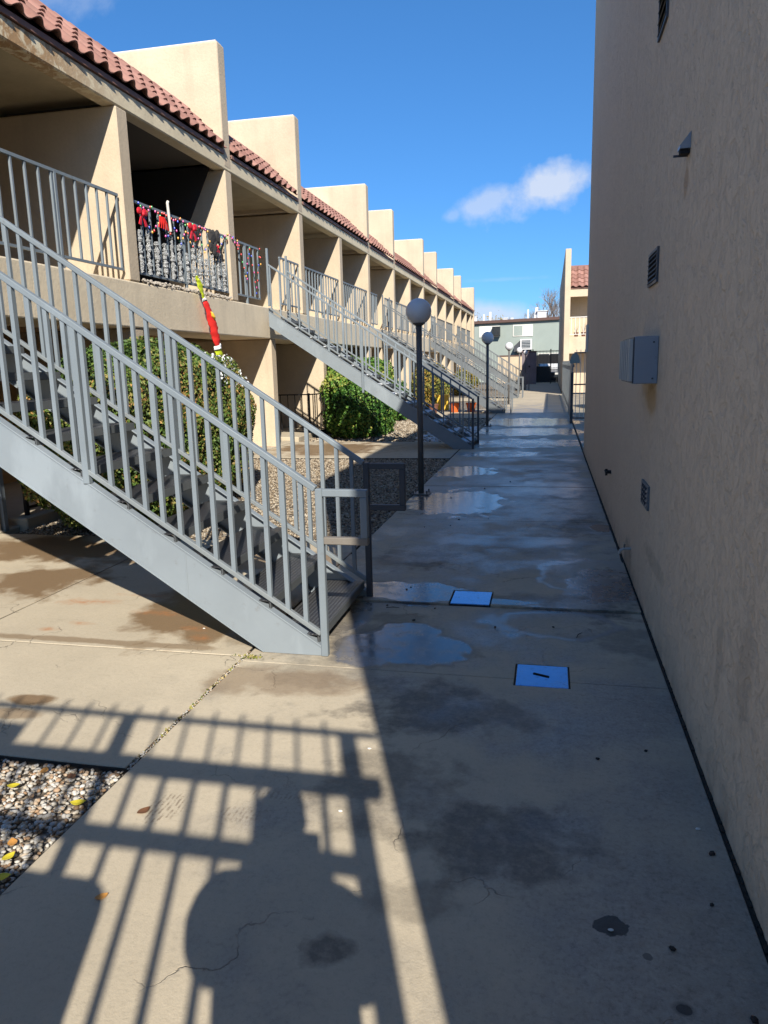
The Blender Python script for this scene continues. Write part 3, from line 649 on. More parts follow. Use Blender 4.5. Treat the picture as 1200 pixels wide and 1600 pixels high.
# ------------------------------------------------------------------ stairs
def stair(y0, xe, pitch, ext, label, rail_m, str_m, tread_m, edge_m, frost, foot_shade_m=None, shared={}, proto_posts=(-1.38, -2.77, -4.17)):
    """xe: x of the foot; near stringer at y0"""
    S = empty('metal_staircase', (xe, y0, 0), label, 'staircase', 'metal stairs from the walkway up to the balconies')
    dx = xe+1.23
    top = -5.45-xe+ (0 if xe > -1.3 else .05)           # local x of the top
    def zs(x): return .06-x*SLOPE                      # stringer top, local x (<=0)
    for side, y in ((0, 0), (1, SW)):
        st = MB(); t0 = .012
        poly = [(0.0, 0.0), (0.0, .06), (top, zs(top)), (top, zs(top)-.34), (-.42, 0.0)]
        poly = [(0, 0), (0, zs(0)), (top, zs(top)), (top, zs(top)-.29), ((.06-.29)/SLOPE, 0)]
        ya, yb = (y, y+.012) if side == 0 else (y-.012, y)
        st.prism(poly, 'y', ya, yb)
        # channel flanges, turned inwards, with the thin outer lip that catches the light
        inn = 1 if side == 0 else -1
        ym = y-.006*(1 if side == 0 else -1); yi = y+.055*inn
        for dz in (0, -.29):
            x0_ = 0 if dz == 0 else (.06-.29)/SLOPE
            c0 = Vector((x0_, (ym+yi)/2, zs(x0_)+dz+(-.004 if dz == 0 else .004))); c1 = Vector((top, (ym+yi)/2, zs(top)+dz+(-.004 if dz == 0 else .004)))
            st.bar(c0, c1, abs(yi-ym), .009)
        if side == 0: st.box(-.80, -.79, y-.003, y, zs(-.8)-.285, zs(-.8)-.005)
        put('stringer', st.mesh('stringer', str_m), S, bevel=.002)
        yr = y+(.01 if side == 0 else -.01)
        MB_top = MB(); zt = .95
        MB_top.bar((.0, yr, zt+.005), (top+.02, yr, zt-(top+.02)*SLOPE), .042, .034)
        put('top_rail', MB_top.mesh('top_rail', rail_m), S, bevel=.005, seg=2)
        put('bottom_rail', MB().bar((.0, yr, .13), (top+.02, yr, .13-(top+.02)*SLOPE), .032, .026).mesh('bottom_rail', M['rail_rusty'] if rail_m is M['rail'] else rail_m), S, bevel=.003)
        # end post down to the paving
        fm = foot_shade_m or rail_m
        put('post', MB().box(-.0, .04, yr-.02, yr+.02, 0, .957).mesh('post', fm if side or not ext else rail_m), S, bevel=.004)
        # posts welded on the outer face of the stringer
        yo = y-(.018 if side == 0 else -.018)
        for px in proto_posts:
            if px < top: continue
            put('post', MB().box(px-.02, px+.02, yr-.019, yr+.019, zs(px)-.01, .94-px*SLOPE).mesh('post', rail_m), S, bevel=.003)
        put('post', MB().box(top+.0, top+.04, yr-.02, yr+.02, 2.80, 3.88).mesh('post', rail_m), S, bevel=.003)
        bm_ = MB().prism([(-.0125, .008), (.0125, -.008), (.0125, .800), (-.0125, .817)], 'y', -.0125, .0125).mesh('baluster', rail_m)
        x = -pitch+.02
        while x > top+.06:
            if all(abs(x-q) > .04 for q in proto_posts):
                put('baluster', bm_, S, (x, yr, .135-x*SLOPE))
            x -= pitch
        if ext == 'loop':
            e_ = MB(); x1 = .29
            e_.bar((.04, yr, .935), (x1, yr, .935), .04, .04)
            e_.bar((x1-.02, yr, .915), (x1-.02, yr, .69 if side == 0 else .67), .04, .04, up=(1, 0, 0))
            put('handrail_loop', e_.mesh('handrail_loop', rail_m if side == 0 else (foot_shade_m or rail_m)), S, bevel=.004)
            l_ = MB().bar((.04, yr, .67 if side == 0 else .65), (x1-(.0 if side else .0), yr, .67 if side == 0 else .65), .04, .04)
            put('handrail_loop', l_.mesh('handrail_loop', M['rail_worn'] if side == 0 else (foot_shade_m or rail_m)), S, bevel=.004)
        if ext == 'bar':
            put('handrail_end', MB().bar((.04, yr, .935), (.24, yr, .935), .035, .035).box(.2, .24, yr-.017, yr+.017, .0, .93).mesh('handrail_end', rail_m), S)
    # treads
    tr = MB(); D = .285; ya, yb = .014, SW-.014
    tr.box(-D, 0, ya, yb, -.006, 0); tr.box(-.006, .0, ya, yb, -.055, -.006); tr.box(-D, -D+.006, ya, yb, -.04, -.006)
    tm = tr.mesh('tread', tread_m); nose = MB().box(.0005, .0045, ya, yb, -.052, -.002).mesh('nosing', edge_m)
    fr = None
    if frost:
        f_ = MB(); rr_ = random.Random(3); pts = []
        for i in range(28):
            a = 2*math.pi*i/28; ca, sa = math.cos(a), math.sin(a)
            e1 = abs(ca)**.5*(1 if ca > 0 else -1); e2 = abs(sa)**.5*(1 if sa > 0 else -1)
            pts.append((-D/2+.125*e1*rr_.uniform(.92, 1.02), SW/2+.46*e2*rr_.uniform(.95, 1.02)))
        f_.prism(pts, 'z', .002, .020); fr = f_.mesh('frost', M['frost'])
    k = 0
    while True:
        xf = -.02-.28*k; z = .12+.187*k
        if z > 2.79 or xf-D < top-.05: break
        t_ = put('tread', tm, S, (xf, 0, z)); put('nosing', nose, t_)
        if fr and k < 13: put('frost', fr, t_, bevel=.006)
        k += 1
    return S
S1 = stair(3.79, -1.23, .104, 'loop', 'nearest grey metal staircase with dark checker-plate treads and looped rail ends', M['rail'], M['stringer'], M['plate'], M['tread_edge'], False, foot_shade_m=M['rail_dark'])  # far end post and loop coloured darker to stand for shade
S2 = stair(14.2, -1.43, .187, None, 'second metal staircase, with white frosted treads, ending at the first lamp post', M['rail'], M['stringer'], M['rail_mid'], M['tread_edge'], True, foot_shade_m=M['rail_dark'])  # both end posts coloured darker to stand for shade
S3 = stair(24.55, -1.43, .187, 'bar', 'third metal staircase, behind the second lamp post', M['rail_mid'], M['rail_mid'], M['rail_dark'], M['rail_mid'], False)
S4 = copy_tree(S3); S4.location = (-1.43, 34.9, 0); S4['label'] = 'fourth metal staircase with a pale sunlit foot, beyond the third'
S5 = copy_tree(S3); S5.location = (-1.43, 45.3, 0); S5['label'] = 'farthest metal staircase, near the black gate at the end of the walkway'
# one post of the second stair runs down over the outer face of the stringer
put('post', MB().box(-2.12, -2.08, -.045, -.007, 1.10, 2.30).mesh('post', M['rail']), S2, bevel=.003)

# ------------------------------------------------------------------ lamp posts
def lamp(y, label, x=-1.56):
    L_ = empty('lamp_post', (x, y, 0), label, 'lamp post', 'globe lamp posts along the walkway')
    put('pole', MB().tube([(0, 0, .02), (0, 0, 2.085)], .036, 20).mesh('pole', M['pole'], smooth=True), L_).data.polygons.foreach_set('use_smooth', [True]*22)
    b_ = MB().box(-.11, .11, -.11, .11, .0, .018)
    base = put('base_plate', b_.mesh('base_plate', M['pole']), L_, bevel=.004)
    for sx in (-1, 1):
        for sy in (-1, 1): put('bolt', MB().tube([(sx*.085, sy*.085, .018), (sx*.085, sy*.085, .055)], .011, 6).mesh('bolt', M['pole']), base)
    put('collar', MB().tube([(0, 0, 2.07), (0, 0, 2.09), (0, 0, 2.105)], [.045, .075, .08], 20).mesh('collar', M['pole']), L_)
    g_ = put('globe', MB().ball((0, 0, 2.235), .155, 40, 24).mesh('globe', M['globe'], smooth=True), L_)
    return L_
lamp(9.14, 'nearest globe lamp on a bronze pole, standing on the walkway edge in shade')
lamp(19.48, 'second globe lamp post, in front of the third staircase')
l3 = lamp(29.9, 'third globe lamp post, its white globe in full sun')
lamp(40.2, 'fourth globe lamp post, small and sunlit beyond the third')
lamp(50.5, 'farthest globe lamp post, dark against the shaded mauve wall')

# ------------------------------------------------------------------ side building (right)
RB = empty('side_building', (4, 6, 0), 'tall tan stucco building whose long blank wall lines the right of the walkway', 'building')
# the wall is a fine grid so that the trowelled relief has a wavy edge
MB().box(XW, 9, -.86, 13.86, -.2, 8.02).build('wall', M['side_wall'], RB, bevel=.03, seg=3)
MB().box(XW+.02, 8.98, -.84, 13.84, 8.023, 8.06).build('parapet_cap', M['cap'], RB)
def vent(y0, y1, z0, z1, n_, label, mat, shear=0):
    V_ = empty('wall_vent', (XW, (y0+y1)/2, z0), label, 'vent', 'vents in the side wall')
    MB().box(XW-.004, XW-.001, y0, y1, z0, z1).build('opening', M['hole'], V_)
    f_ = MB(); t = .016
    f_.box(XW-.014, XW-.0005, y0-t, y0, z0-t, z1+t).box(XW-.014, XW-.0005, y1, y1+t, z0-t, z1+t).box(XW-.014, XW-.0005, y0, y1, z0-t, z0).box(XW-.014, XW-.0005, y0, y1, z1, z1+t)
    f_.build('frame', mat, V_)
    for i in range(n_):
        z = z0+(i+.5)*(z1-z0)/n_; h = (z1-z0)/n_*.34
        MB().add([(XW-.005, y0, z+h), (XW-.020, y0, z-h), (XW-.020, y1, z-h), (XW-.005, y1, z+h), (XW-.002, y0, z+h), (XW-.017, y0, z-h-.003), (XW-.017, y1, z-h-.003), (XW-.002, y1, z+h)],
                 [(0, 1, 2, 3), (7, 6, 5, 4), (0, 4, 5, 1), (2, 6, 7, 3), (1, 5, 6, 2), (0, 3, 7, 4)]).build('slat', mat, V_)
    return V_
vent(4.93, 5.26, 3.52, 3.90, 6, 'dark louvred vent at the top of the side wall', M['rail_dark'])
vent(4.86, 5.24, 2.07, 2.24, 6, 'louvred wall vent midway up, above the metal vent box', M['rail_dark'])
V3 = vent(4.80, 5.10, .69, .81, 4, 'low wall vent with a small square grid, near the ground', M['rail_mid'])
for i in range(1, 4): MB().box(XW-.022, XW-.008, 4.8+i*.075-.004, 4.8+i*.075+.004, .69, .81).build('slat', M['rail_dark'], V3)
hd = empty('vent_hood', (XW, 4.09, 2.62), 'small triangular metal hood with a rust streak below it', 'vent hood')
MB().add([(XW-.001, 3.93, 2.635), (XW-.001, 3.99, 2.635), (XW-.048, 3.93, 2.575), (XW-.048, 4.0, 2.575), (XW-.001, 3.93, 2.56), (XW-.001, 3.99, 2.56), (XW-.048, 3.93, 2.56), (XW-.048, 4.0, 2.56)],
         [(0, 1, 3, 2), (2, 3, 7, 6), (0, 2, 6, 4), (1, 5, 7, 3), (0, 4, 5, 1)]).build('shell', M['galv'], hd)
MB().box(XW-.044, XW-.002, 3.94, 3.985, 2.54, 2.558).build('opening', M['hole'], hd)
MB().box(XW-.065, XW-.0, 4.005, 4.012, 2.54, 2.55).build('bracket', M['rail_dark'], hd)
ac = empty('vent_box', (XW, 5.0, 1.46), 'grey metal box with vertical louvres projecting from the side wall', 'vent box')
MB().box(XW-.135, XW-.001, 4.68, 5.38, 1.46, 1.735).build('casing', M['galv'], ac, bevel=.004)
for i in range(6):
    y = 4.70+i*.115
    MB().box(XW-.165, XW-.143, y, y+.030, 1.475, 1.722).build('louvre', M['galv_light'], ac)
MB().box(XW-.142, XW-.1355, 4.685, 5.375, 1.463, 1.732).build('backing', M['rail_dark'], ac)
for z in (1.49, 1.70): MB().tube([(XW-.03, 4.680, z), (XW-.03, 4.674, z)], .006, 6).build('screw', M['rail_dark'], ac)
t_ = empty('pipe_stub', (XW, 7.72, .5), 'short dark pipe stub sticking out of the side wall', 'pipe')
MB().tube([(XW+.01, 7.72, .5), (XW-.055, 7.72, .5)], .018, 10).build('pipe', M['debris'], t_)
MB().tube([(XW-.045, 7.72, .53), (XW-.045, 7.72, .465)], .012, 8).tube([(XW-.05, 7.66, .5), (XW-.05, 7.79, .505)], .012, 8).build('valve', M['debris'], t_)
t_ = empty('hose_tap', (XW, 5.72, .2), 'small garden tap low on the side wall above a damp patch', 'tap')
MB().tube([(XW+.01, 5.72, .2), (XW-.05, 5.72, .2), (XW-.075, 5.72, .185), (XW-.08, 5.72, .16)], .011, 8).build('spout', M['galv_light'], t_)
MB().tube([(XW-.045, 5.72, .2), (XW-.045, 5.72, .235)], .006, 6).tube([(XW-.045, 5.69, .237), (XW-.045, 5.75, .237)], .007, 6).build('handle', M['rail_worn'], t_)
t_ = MB().box(XW-.03, XW-.001, 13.2, 13.5, 1.75, 2.2).build('wall_sign', M['frame'], None); tag(t_, 'pale blank plate on the far end of the side wall', 'plate')
# crumbling dark gap filler at the wall foot
rg = random.Random(9); b_ = MB(); y = -.8
while y < 13.8:
    h = rg.uniform(.0, .012); wv = rg.uniform(.001, .009); l = rg.uniform(.008, .05)
    b_.box(XW-wv-.006, XW-.001, y, y+l, -.06, -.004+h*.6); y += l+rg.uniform(0, .03)
o = b_.build('crumbled_joint_filler', M['joint'], None); struct(o)

# inspection covers
for (h, z, lab) in ((holes[0], .0, 'nearer square steel cover in the walkway reflecting blue sky'), (holes[1], .012, 'farther square steel cover in the walkway beside the stair foot')):
    c_ = empty('inspection_cover', ((h[0]+h[1])/2, (h[2]+h[3])/2, z), lab, 'cover', 'steel covers set in the walkway')
    MB().box(h[0]+.002, h[1]-.002, h[2]+.002, h[3]-.002, z-.03, z-.001).build('plate', M['cover'], c_, bevel=.003)
    cx, cy = c_.location.x, c_.location.y
    if cy < 4: MB().bar((cx-.045, cy+.022, z+.0015), (cx+.035, cy-.012, z+.0015), .010, .004).build('handle_slot', M['hole'], c_)

# ------------------------------------------------------------------ leaves / hedges
def leaf_cloud(name, mat, parent, P, Nn, size, tone, seed=1, asp=.55):
    rg = np.random.default_rng(seed); n_ = len(P)
    r1 = rg.normal(size=(n_, 3)); N = Nn+rg.normal(size=(n_, 3))*.75; N /= np.linalg.norm(N, axis=1)[:, None]
    A = np.cross(N, r1); A /= np.linalg.norm(A, axis=1)[:, None]; Bv = np.cross(N, A)
    s = size*rg.uniform(.6, 1.3, (n_, 1)); fold = N*s*.18
    V = np.stack([P-A*s, P-Bv*s*asp+fold, P+A*s, P+Bv*s*asp+fold], 1).reshape(-1, 3)
    i = np.arange(n_)*4; Fc = np.concatenate([np.stack([i, i+1, i+2], 1), np.stack([i, i+2, i+3], 1)])
    me = np_mesh(name, V, Fc, mat, np.repeat(tone, 4)); return put(name, me, parent)
def hedge_pts(c, hd_, n_, p=3.2, seed=1, rough=.06, zcut=None):
    rg = np.random.default_rng(seed); D = rg.normal(size=(n_, 3)); D /= np.linalg.norm(D, axis=1)[:, None]
    # more samples on sides: superellipsoid
    k = (np.abs(D)**p).sum(1)**(-1/p); U_ = D*k[:, None]
    ph = rg.uniform(0, 6, 9)
    lump = sum(np.sin(U_@rg.normal(size=3)*f+ph[i]) for i, f in enumerate((2.5, 4, 6, 9, 12, 17)))*rough/2.2
    depth = rg.uniform(0, 1, n_)**2*.13
    P = U_*(1+lump-depth)[:, None]*np.array(hd_)+np.array(c)
    N = np.sign(U_)*np.abs(U_)**(p-1)/np.array(hd_); N /= np.linalg.norm(N, axis=1)[:, None]
    return P, N, depth/.13, rg, lump
def hedge(c, hd_, n_, mat, label, size=.035, p=3.2, seed=1, frost=0, rough=.06, name='hedge', cat='hedge', tonef=None, shear=None):
    hg = empty(name, (c[0], c[1], 0), label, cat)
    P, N, dp, rg, lump = hedge_pts(c, hd_, n_, p, seed, rough)
    keep = P[:, 2] > .02; P, N, dp = P[keep], N[keep], dp[keep]
    if shear: P = shear(P)
    cl_ = np.sin(P[:, 0]*5+seed)+np.sin(P[:, 1]*4.3+1)+np.sin(P[:, 2]*6)
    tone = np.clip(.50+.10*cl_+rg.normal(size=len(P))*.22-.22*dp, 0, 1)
    if tonef: tone = np.clip(tonef(P, tone), 0, 1)
    off = np.array([c[0], c[1], 0.])
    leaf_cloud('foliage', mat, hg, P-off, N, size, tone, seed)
    # dark inner mass, lumpy, well inside the leaves
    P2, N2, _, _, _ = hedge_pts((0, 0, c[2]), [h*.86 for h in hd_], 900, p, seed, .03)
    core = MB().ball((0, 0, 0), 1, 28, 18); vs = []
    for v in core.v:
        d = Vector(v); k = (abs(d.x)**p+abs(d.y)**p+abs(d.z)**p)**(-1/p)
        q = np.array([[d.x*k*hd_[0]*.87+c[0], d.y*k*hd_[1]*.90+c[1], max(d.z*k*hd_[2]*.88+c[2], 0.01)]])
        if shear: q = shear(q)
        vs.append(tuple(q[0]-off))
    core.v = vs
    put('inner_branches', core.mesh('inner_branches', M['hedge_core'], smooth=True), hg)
    put('trunk', MB().tube([(0, 0, -.1), (0, 0, .5)], .05, 8).mesh('trunk', M['bark']), hg)
    if frost:
        sel = (N[:, 2] > .25) & (N[:, 2] < .93) & (P[:, 1] > c[1]+.3) & (rg.uniform(size=len(P)) < frost)
        Pf = P[sel]-off+N[sel]*.02
        fo = leaf_cloud('frosted_leaves', M['frost'], hg, Pf, N[sel], size*.9, np.ones(len(Pf)), seed+50)
    return hg
hedge((-4.45, 7.85, .93), (.78, 1.80, .97), 85000, M['hedge_leaf'], 'big rounded green and bronze hedge with a frosted top behind the nearest staircase', size=.0225, p=2.9, seed=2, frost=.16, rough=.05)
hedge((-4.4, 17.6, .42), (.72, 1.35, .75), 18000, M['green_leaf'], 'low bright green clipped hedge below the second staircase', size=.035, p=2.4, seed=3, rough=.06)
hedge((-5.05, 20.2, .78), (.55, 2.6, .98), 24000, M['green_leaf'], 'taller green hedge growing behind the black picket fence', size=.042, p=3.6, seed=4, rough=.06, tonef=lambda P, t: t+.25*(P[:, 2] > 1.0))
hedge((-4.6, 26.4-2.4+5.0, .6), (.6, 1.0, .75), 6000, M['yellow_leaf'], 'yellowing bush behind the foot of the third staircase', size=.05, p=2.2, seed=5, rough=.12, name='bush', cat='bush')
hedge((-4.9, 31.5, .8), (.7, 1.2, .85), 6000, M['yellow_leaf'], 'golden bush against the ground floor beyond the third staircase', size=.06, p=2.2, seed=6, rough=.12, name='bush', cat='bush')
hedge((-4.6, 22.0, .55), (.5, .55, .62), 4000, M['green_leaf'], 'small upright green shrub beside the clay pots', size=.05, p=2.1, seed=7, rough=.12, name='bush', cat='bush')
hedge((-4.5, 40, .6), (.7, 1.2, .7), 3000, M['yellow_leaf'], 'distant pale shrub near the fourth staircase', size=.07, p=2.2, seed=8, rough=.12, name='bush', cat='bush')
hedge((1.9, 27, .7), (.5, .9, .75), 5000, M['hedge_leaf'], 'dark shrub seen through the white pickets of the side gate', size=.05, p=2.4, seed=9, rough=.12, name='bush', cat='bush')
# ivy-like sprigs below hedge with stems
# patio fence: black pickets
def picket_fence(pts, label, z0=.04, z1=.98, pitch=.115, mat=M['black_iron'], name='picket_fence', group='black patio fences', r=.009):
    F_ = empty(name, (pts[0][0], pts[0][1], 0), label, 'fence', group); ox, oy = pts[0]
    pm = MB().box(-r, r, -r, r, z0, z1).mesh('picket', mat); pp = MB().box(-.02, .02, -.02, .02, 0, z1+.03).mesh('post', mat)
    for (a, b_) in zip(pts[:-1], pts[1:]):
        A_, B_ = Vector((a[0]-ox, a[1]-oy, 0)), Vector((b_[0]-ox, b_[1]-oy, 0)); L = (B_-A_).length
        for z in (z0+.06, z1): 
            put('rail', MB().bar(A_+Vector((0, 0, z)), B_+Vector((0, 0, z)), .028, .028).mesh('rail', mat), F_)
        n_ = int(L/pitch)
        for i in range(1, n_): p = A_.lerp(B_, i/n_); put('picket', pm, F_, (p.x, p.y, 0))
        put('post', pp, F_, tuple(A_))
    put('post', pp, F_, tuple(B_))
    return F_
picket_fence([(-6.6, 16.95), (-5.55, 16.95), (-5.20, 18.0)], 'short black picket fence beside the low green hedge', pitch=.15)
picket_fence([(-4.55, 18.9), (-4.55, 22.3)], 'black picket fence standing in the taller green hedge', z1=1.15, pitch=.19)
picket_fence([(-5.52, 6.9), (-5.52, 10.5)], 'black patio fence in the shade under the nearest staircase', z0=.12, z1=1.0, pitch=.26)
o = MB().box(-5.56, -5.50, 6.52, 6.58, 0, 1.1).build('fence_post', M['rail'], None, bevel=.004); tag(o, 'grey square post at the left edge, under the nearest staircase', 'post')
# gate and fence on the right side beyond the wall
Gt = empty('picket_gate', (.62, 20.5, 0), 'dark-posted iron gate panel of thin pale pickets beyond the side wall', 'gate')
pm = MB().box(-.008, .008, -.008, .008, .06, 1.9).mesh('picket', M['frame'])
for i in range(9): put('picket', pm, Gt, (.06+i*.105, 0, 0))
for z in (.12, 1.0, 1.82): put('rail', MB().box(.0, 1.0, -.012, .012, z-.018, z+.018).mesh('rail', M['rail_dark']), Gt)
put('post', MB().box(-.075, -.005, -.05, .05, 0, 1.32).mesh('post', M['rail_dark']), Gt, bevel=.01)
put('post', MB().box(1.02, 1.08, -.03, .03, 0, 1.9).mesh('post', M['rail_dark']), Gt)
cap_ = MB(); cap_.prism([(-.11, 1.55)]+[(-.11+.13*(1-math.cos(t)), 1.55+.27*math.sin(t)) for t in [i*math.pi/10 for i in range(11)]], 'y', -.06, .02)
put('arched_plate', cap_.mesh('arched_plate', M['sage']), Gt)
Fr = empty('courtyard_fence', (.60, 20.8, 0), 'pale grey board fence running back from the side gate', 'fence')
for i in range(40):
    put('board', MB().box(-.012, .012, i*.42, i*.42+.30, 0.03, 1.62).mesh('board', M['rail']) if i == 0 else Fr.children[0].data, Fr, (0, i*.42, 0))
put('rail', MB().box(.013, .04, 0, 17, 1.45, 1.52).mesh('rail', M['rail']), Fr)
put('rail', MB().box(.013, .04, 0, 17, .25, .32).mesh('rail', M['rail']), Fr)

# ------------------------------------------------------------------ pots
def pot(x, y, r, h, mat, label, z=0):
    P_ = empty('plant_pot', (x, y, z), label, 'plant pot', 'pots by the third staircase')
    put('pot', MB().tube([(0, 0, 0), (0, 0, h*.82), (0, 0, h*.83), (0, 0, h)], [r*.7, r*.96, r*1.06, r*1.08], 16).mesh('pot', mat), P_)
    put('soil', MB().tube([(0, 0, h), (0, 0, h+.004)], r*.98, 16).mesh('soil', M['debris']), P_)
    return P_
pot(-4.63, 25.20, .15, .28, M['brownpot'], 'leftmost brown clay pot in the row behind the second stair foot')
pot(-4.25, 25.10, .15, .28, M['greypot'], 'grey pot between the two brown clay pots')
pot(-3.83, 25.15, .17, .30, M['brownpot'], 'brown clay pot at the right of the grey pot')
pot(-3.14, 25.40, .17, .32, M['orange'], 'bright orange pot just left of the second lamp post')
pot(-2.60, 25.60, .17, .30, M['orange'], 'bright orange pot just right of the second lamp post')
t_ = empty('storage_crate', (-3.7, 26.6, 0), 'yellow plastic crate behind the clay pots', 'crate')
put('box', MB().box(-.2, .2, -.15, .15, .0, .55).mesh('box', M['yellow']), t_, bevel=.02); put('rim', MB().box(-.22, .22, -.17, .17, .5, .54).mesh('rim', M['yellow']), t_)
t_ = empty('patio_chair', (-5.1, 26.2, 0), 'small brown chair behind the row of pots', 'chair')
# seat, back, four legs
put('seat', MB().box(-.22, .22, -.22, .22, .42, .45).mesh('seat', M['brownpot']), t_); put('backrest', MB().box(-.22, -.19, -.22, .22, .5, .9).mesh('backrest', M['brownpot']), t_)
for sx in (-.2, .2):
    for sy in (-.2, .2): put('leg', MB().box(sx-.015, sx+.015, sy-.015, sy+.015, 0, .42 if sx > 0 else .9).mesh('leg', M['brownpot']), t_)

# ------------------------------------------------------------------ decorations on the second balcony
XD = XB-.045
ORD = ['first', 'second', 'third', 'fourth', 'fifth', 'sixth', 'seventh', 'eighth', 'ninth', 'tenth', 'eleventh', 'twelfth', 'thirteenth']
for i in range(13):
    n_ = 14; y = 9.78+i*.229
    if y > 12.65: break
    top_ = 3.50+.12*math.sin(i*1.9)
    pts = []; rad = []; rg = random.Random(i)
    for k in range(26):
        t = k/25; pts.append((XD+rg.uniform(-.008, .008), y+rg.uniform(-.01, .01), 2.95+(top_-2.95)*t)); rad.append(rg.uniform(.016, .046))
    o = MB().tube(pts, rad, 8).build('tinsel_garland', M['tinsel'], None)
    tag(o, 'silver tinsel garland on the '+ORD[i]+' bar from the left of the decorated balcony railing', 'garland', 'tinsel garlands on the decorated balcony')
# cotton fringe on the slab
cf_ = MB(); rg = random.Random(11)
for i in range(420):
    y = rg.uniform(9.72, 12.66); cf_.ball((XB+rg.uniform(-.05, .008), y, 2.81+rg.uniform(0, .045)), rg.uniform(.006, .020), 6, 5, jit=.6)
tag(cf_.build('cotton_fringe', M['cotton'], None), 'dirty white cotton fringe along the foot of the decorated railing', 'fringe')
def string_lights(pts, nb, seed, label):
    SL = empty('string_lights', tuple(pts[0]), label, 'string lights'); o_ = Vector(pts[0]); rg = random.Random(seed)
    P_ = [Vector(p)-o_ for p in pts]; fine = []
    for a, b_ in zip(P_[:-1], P_[1:]):
        for k in range(8): fine.append(a.lerp(b_, k/8)+Vector((rg.uniform(-.01, .01), 0, rg.uniform(-.015, .015))))
    put('wire', MB().tube(fine, .004, 4).mesh('wire', M['wire']), SL)
    bm_ = [MB().ball((0, 0, 0), .013, 8, 6, (1, 1, 1.5)).mesh('bulb', m_) for m_ in BULB]
    for i in range(nb): p = fine[int((i+.5)*len(fine)/nb)]; put('bulb', rg.choice(bm_), SL, (p.x+.015, p.y, p.z+rg.uniform(-.03, .02)))
rg = random.Random(4)
string_lights([(XB-.03, 9.75+i*.2, 3.86-(i % 2)*.05) for i in range(16)], 46, 1, 'coloured string lights wound along the decorated balcony rail')
string_lights([(XB-.03, 9.8+i*.14, 3.62+.13*math.sin(i*2.1)) for i in range(20)], 40, 2, 'coloured string lights hanging in loops between the decorated bars')
string_lights([(XB-.03, 12.7, 3.9), (XB-.0, 12.85, 3.88), (XB+.02, 13.0, 3.72), (XB-.02, 13.1, 3.85), (XB-.02, 13.3, 3.55), (XB-.02, 13.45, 3.25), (XB-.02, 13.55, 3.6), (XB-.02, 13.65, 3.84), (XB-.02, 13.8, 3.5), (XB-.02, 13.9, 3.05), (XB-.02, 14.0, 3.4), (XB-.02, 14.15, 3.86), (XB-.02, 14.2, 3.5)], 34, 3, 'coloured string lights draped over the railing at the top of the second staircase')
def bow(y, z, s, mat, label, x=XB+.01, name='ribbon_bow'):
    b_ = empty(name, (x, y, z), label, 'bow')
    for sy in (-1, 1):
        put('loop', MB().ball((0, sy*s*.55, s*.22), s*.5, 12, 8, (.35, 1, .75), .12).mesh('loop', mat), b_)
        put('tail', MB().prism([(0, 0), (sy*s*.25, 0), (sy*s*.85, -s*1.1), (sy*s*.45, -s*1.2)][::sy], 'x', -.006, .006).mesh('tail', mat), b_)
    put('knot', MB().ball((.01, 0, 0), s*.24, 10, 6).mesh('knot', mat), b_)
bow(11.33, 3.77, .14, M['red'], 'large red ribbon bow at the middle of the decorated railing')
bow(9.82, 3.72, .13, M['red'], 'red ribbon bow at the left end of the decorated railing')
bow(12.22, 3.62, .07, M['red'], 'small red bow on the black cloth of the decorated railing')
t_ = MB(); rg = random.Random(2)
for i in range(9): t_.ball((XB-.01, 12.12+rg.uniform(-.12, .16), 3.62+rg.uniform(-.18, .2)), rg.uniform(.06, .12), 9, 7, (.3, 1, 1.2), .3)
tag(t_.build('black_cloth_bundle', M['dark_cloth_and_shade'], None), 'crumpled black cloth hung on the right part of the decorated railing', 'cloth')
t_ = MB().tube([(XB+.0, 10.62, 3.62), (XB+.01, 10.58, 3.82), (XB+.01, 10.56, 4.0), (XB+.01, 10.58, 4.03)], .02, 8).build('plastic_icicle', M['frame'], None); tag(t_, 'pale blue stick ornament poking above the decorated rail', 'ornament')
t_ = MB()
for k in range(5): t_.tube([(XB+.01, 10.3+.03*k, 3.78), (XB+.02, 10.28+.05*k, 3.70), (XB+.01, 10.25+.07*k, 3.62)], .010, 5)
tag(t_.build('ribbon_curl', M['redcloth'], None), 'red and white curled ribbon left of the stick ornament', 'ribbon')
# hanging cloth streamer: red with white bands and lime ends (generic)
SD = empty('cloth_streamer', (XB+.06, 11.3, 2.9), 'long red fleece streamer with white bands and lime ends hanging from the decorated railing', 'streamer')
ax = [(0, .0, .02), (.02, .09, -.10), (.04, .17, -.22), (.05, .24, -.35), (.055, .34, -.52), (.06, .42, -.70), (.06, .48, -.84)]
def seg(p, r_, m_, nm, sq=None):
    t_ = MB().tube(p, r_, 18); fx = lambda x: .04+(x-.04)*.30 if x < .10 else x-.04
    t_.v = [(fx(x)+.010*math.sin(z*38+y*30)+.006*math.sin(z*90), y+.007*math.sin(z*47), z) for x, y, z in t_.v]
    put(nm, t_.mesh(nm, m_, smooth=True), SD)
V3_ = lambda *a: [Vector(q) for q in a]
_seg = seg
def seg(p, r_, m_, nm):
    P_, Q_ = [], []
    for i in range(len(p)-1):
        for k in range(4): t = k/4; P_.append(p[i].lerp(p[i+1], t)); Q_.append(r_[i]*(1-t)+r_[i+1]*t)
    _seg(P_+[p[-1]], Q_+[r_[-1]], m_, nm)
seg(V3_((.0, -.09, .10), (.01, -.05, .04), (.02, .0, -.05), (.03, .05, -.13), (.035, .075, -.17)), [.03, .062, .065, .05, .045], M['lime'], 'lime_end')
for k, dy in enumerate((-.04, .0, .03)): seg(V3_((.0, -.07+dy, .07), (0, -.10+dy, .15)), [.022, .014], M['lime'], 'lime_tab')
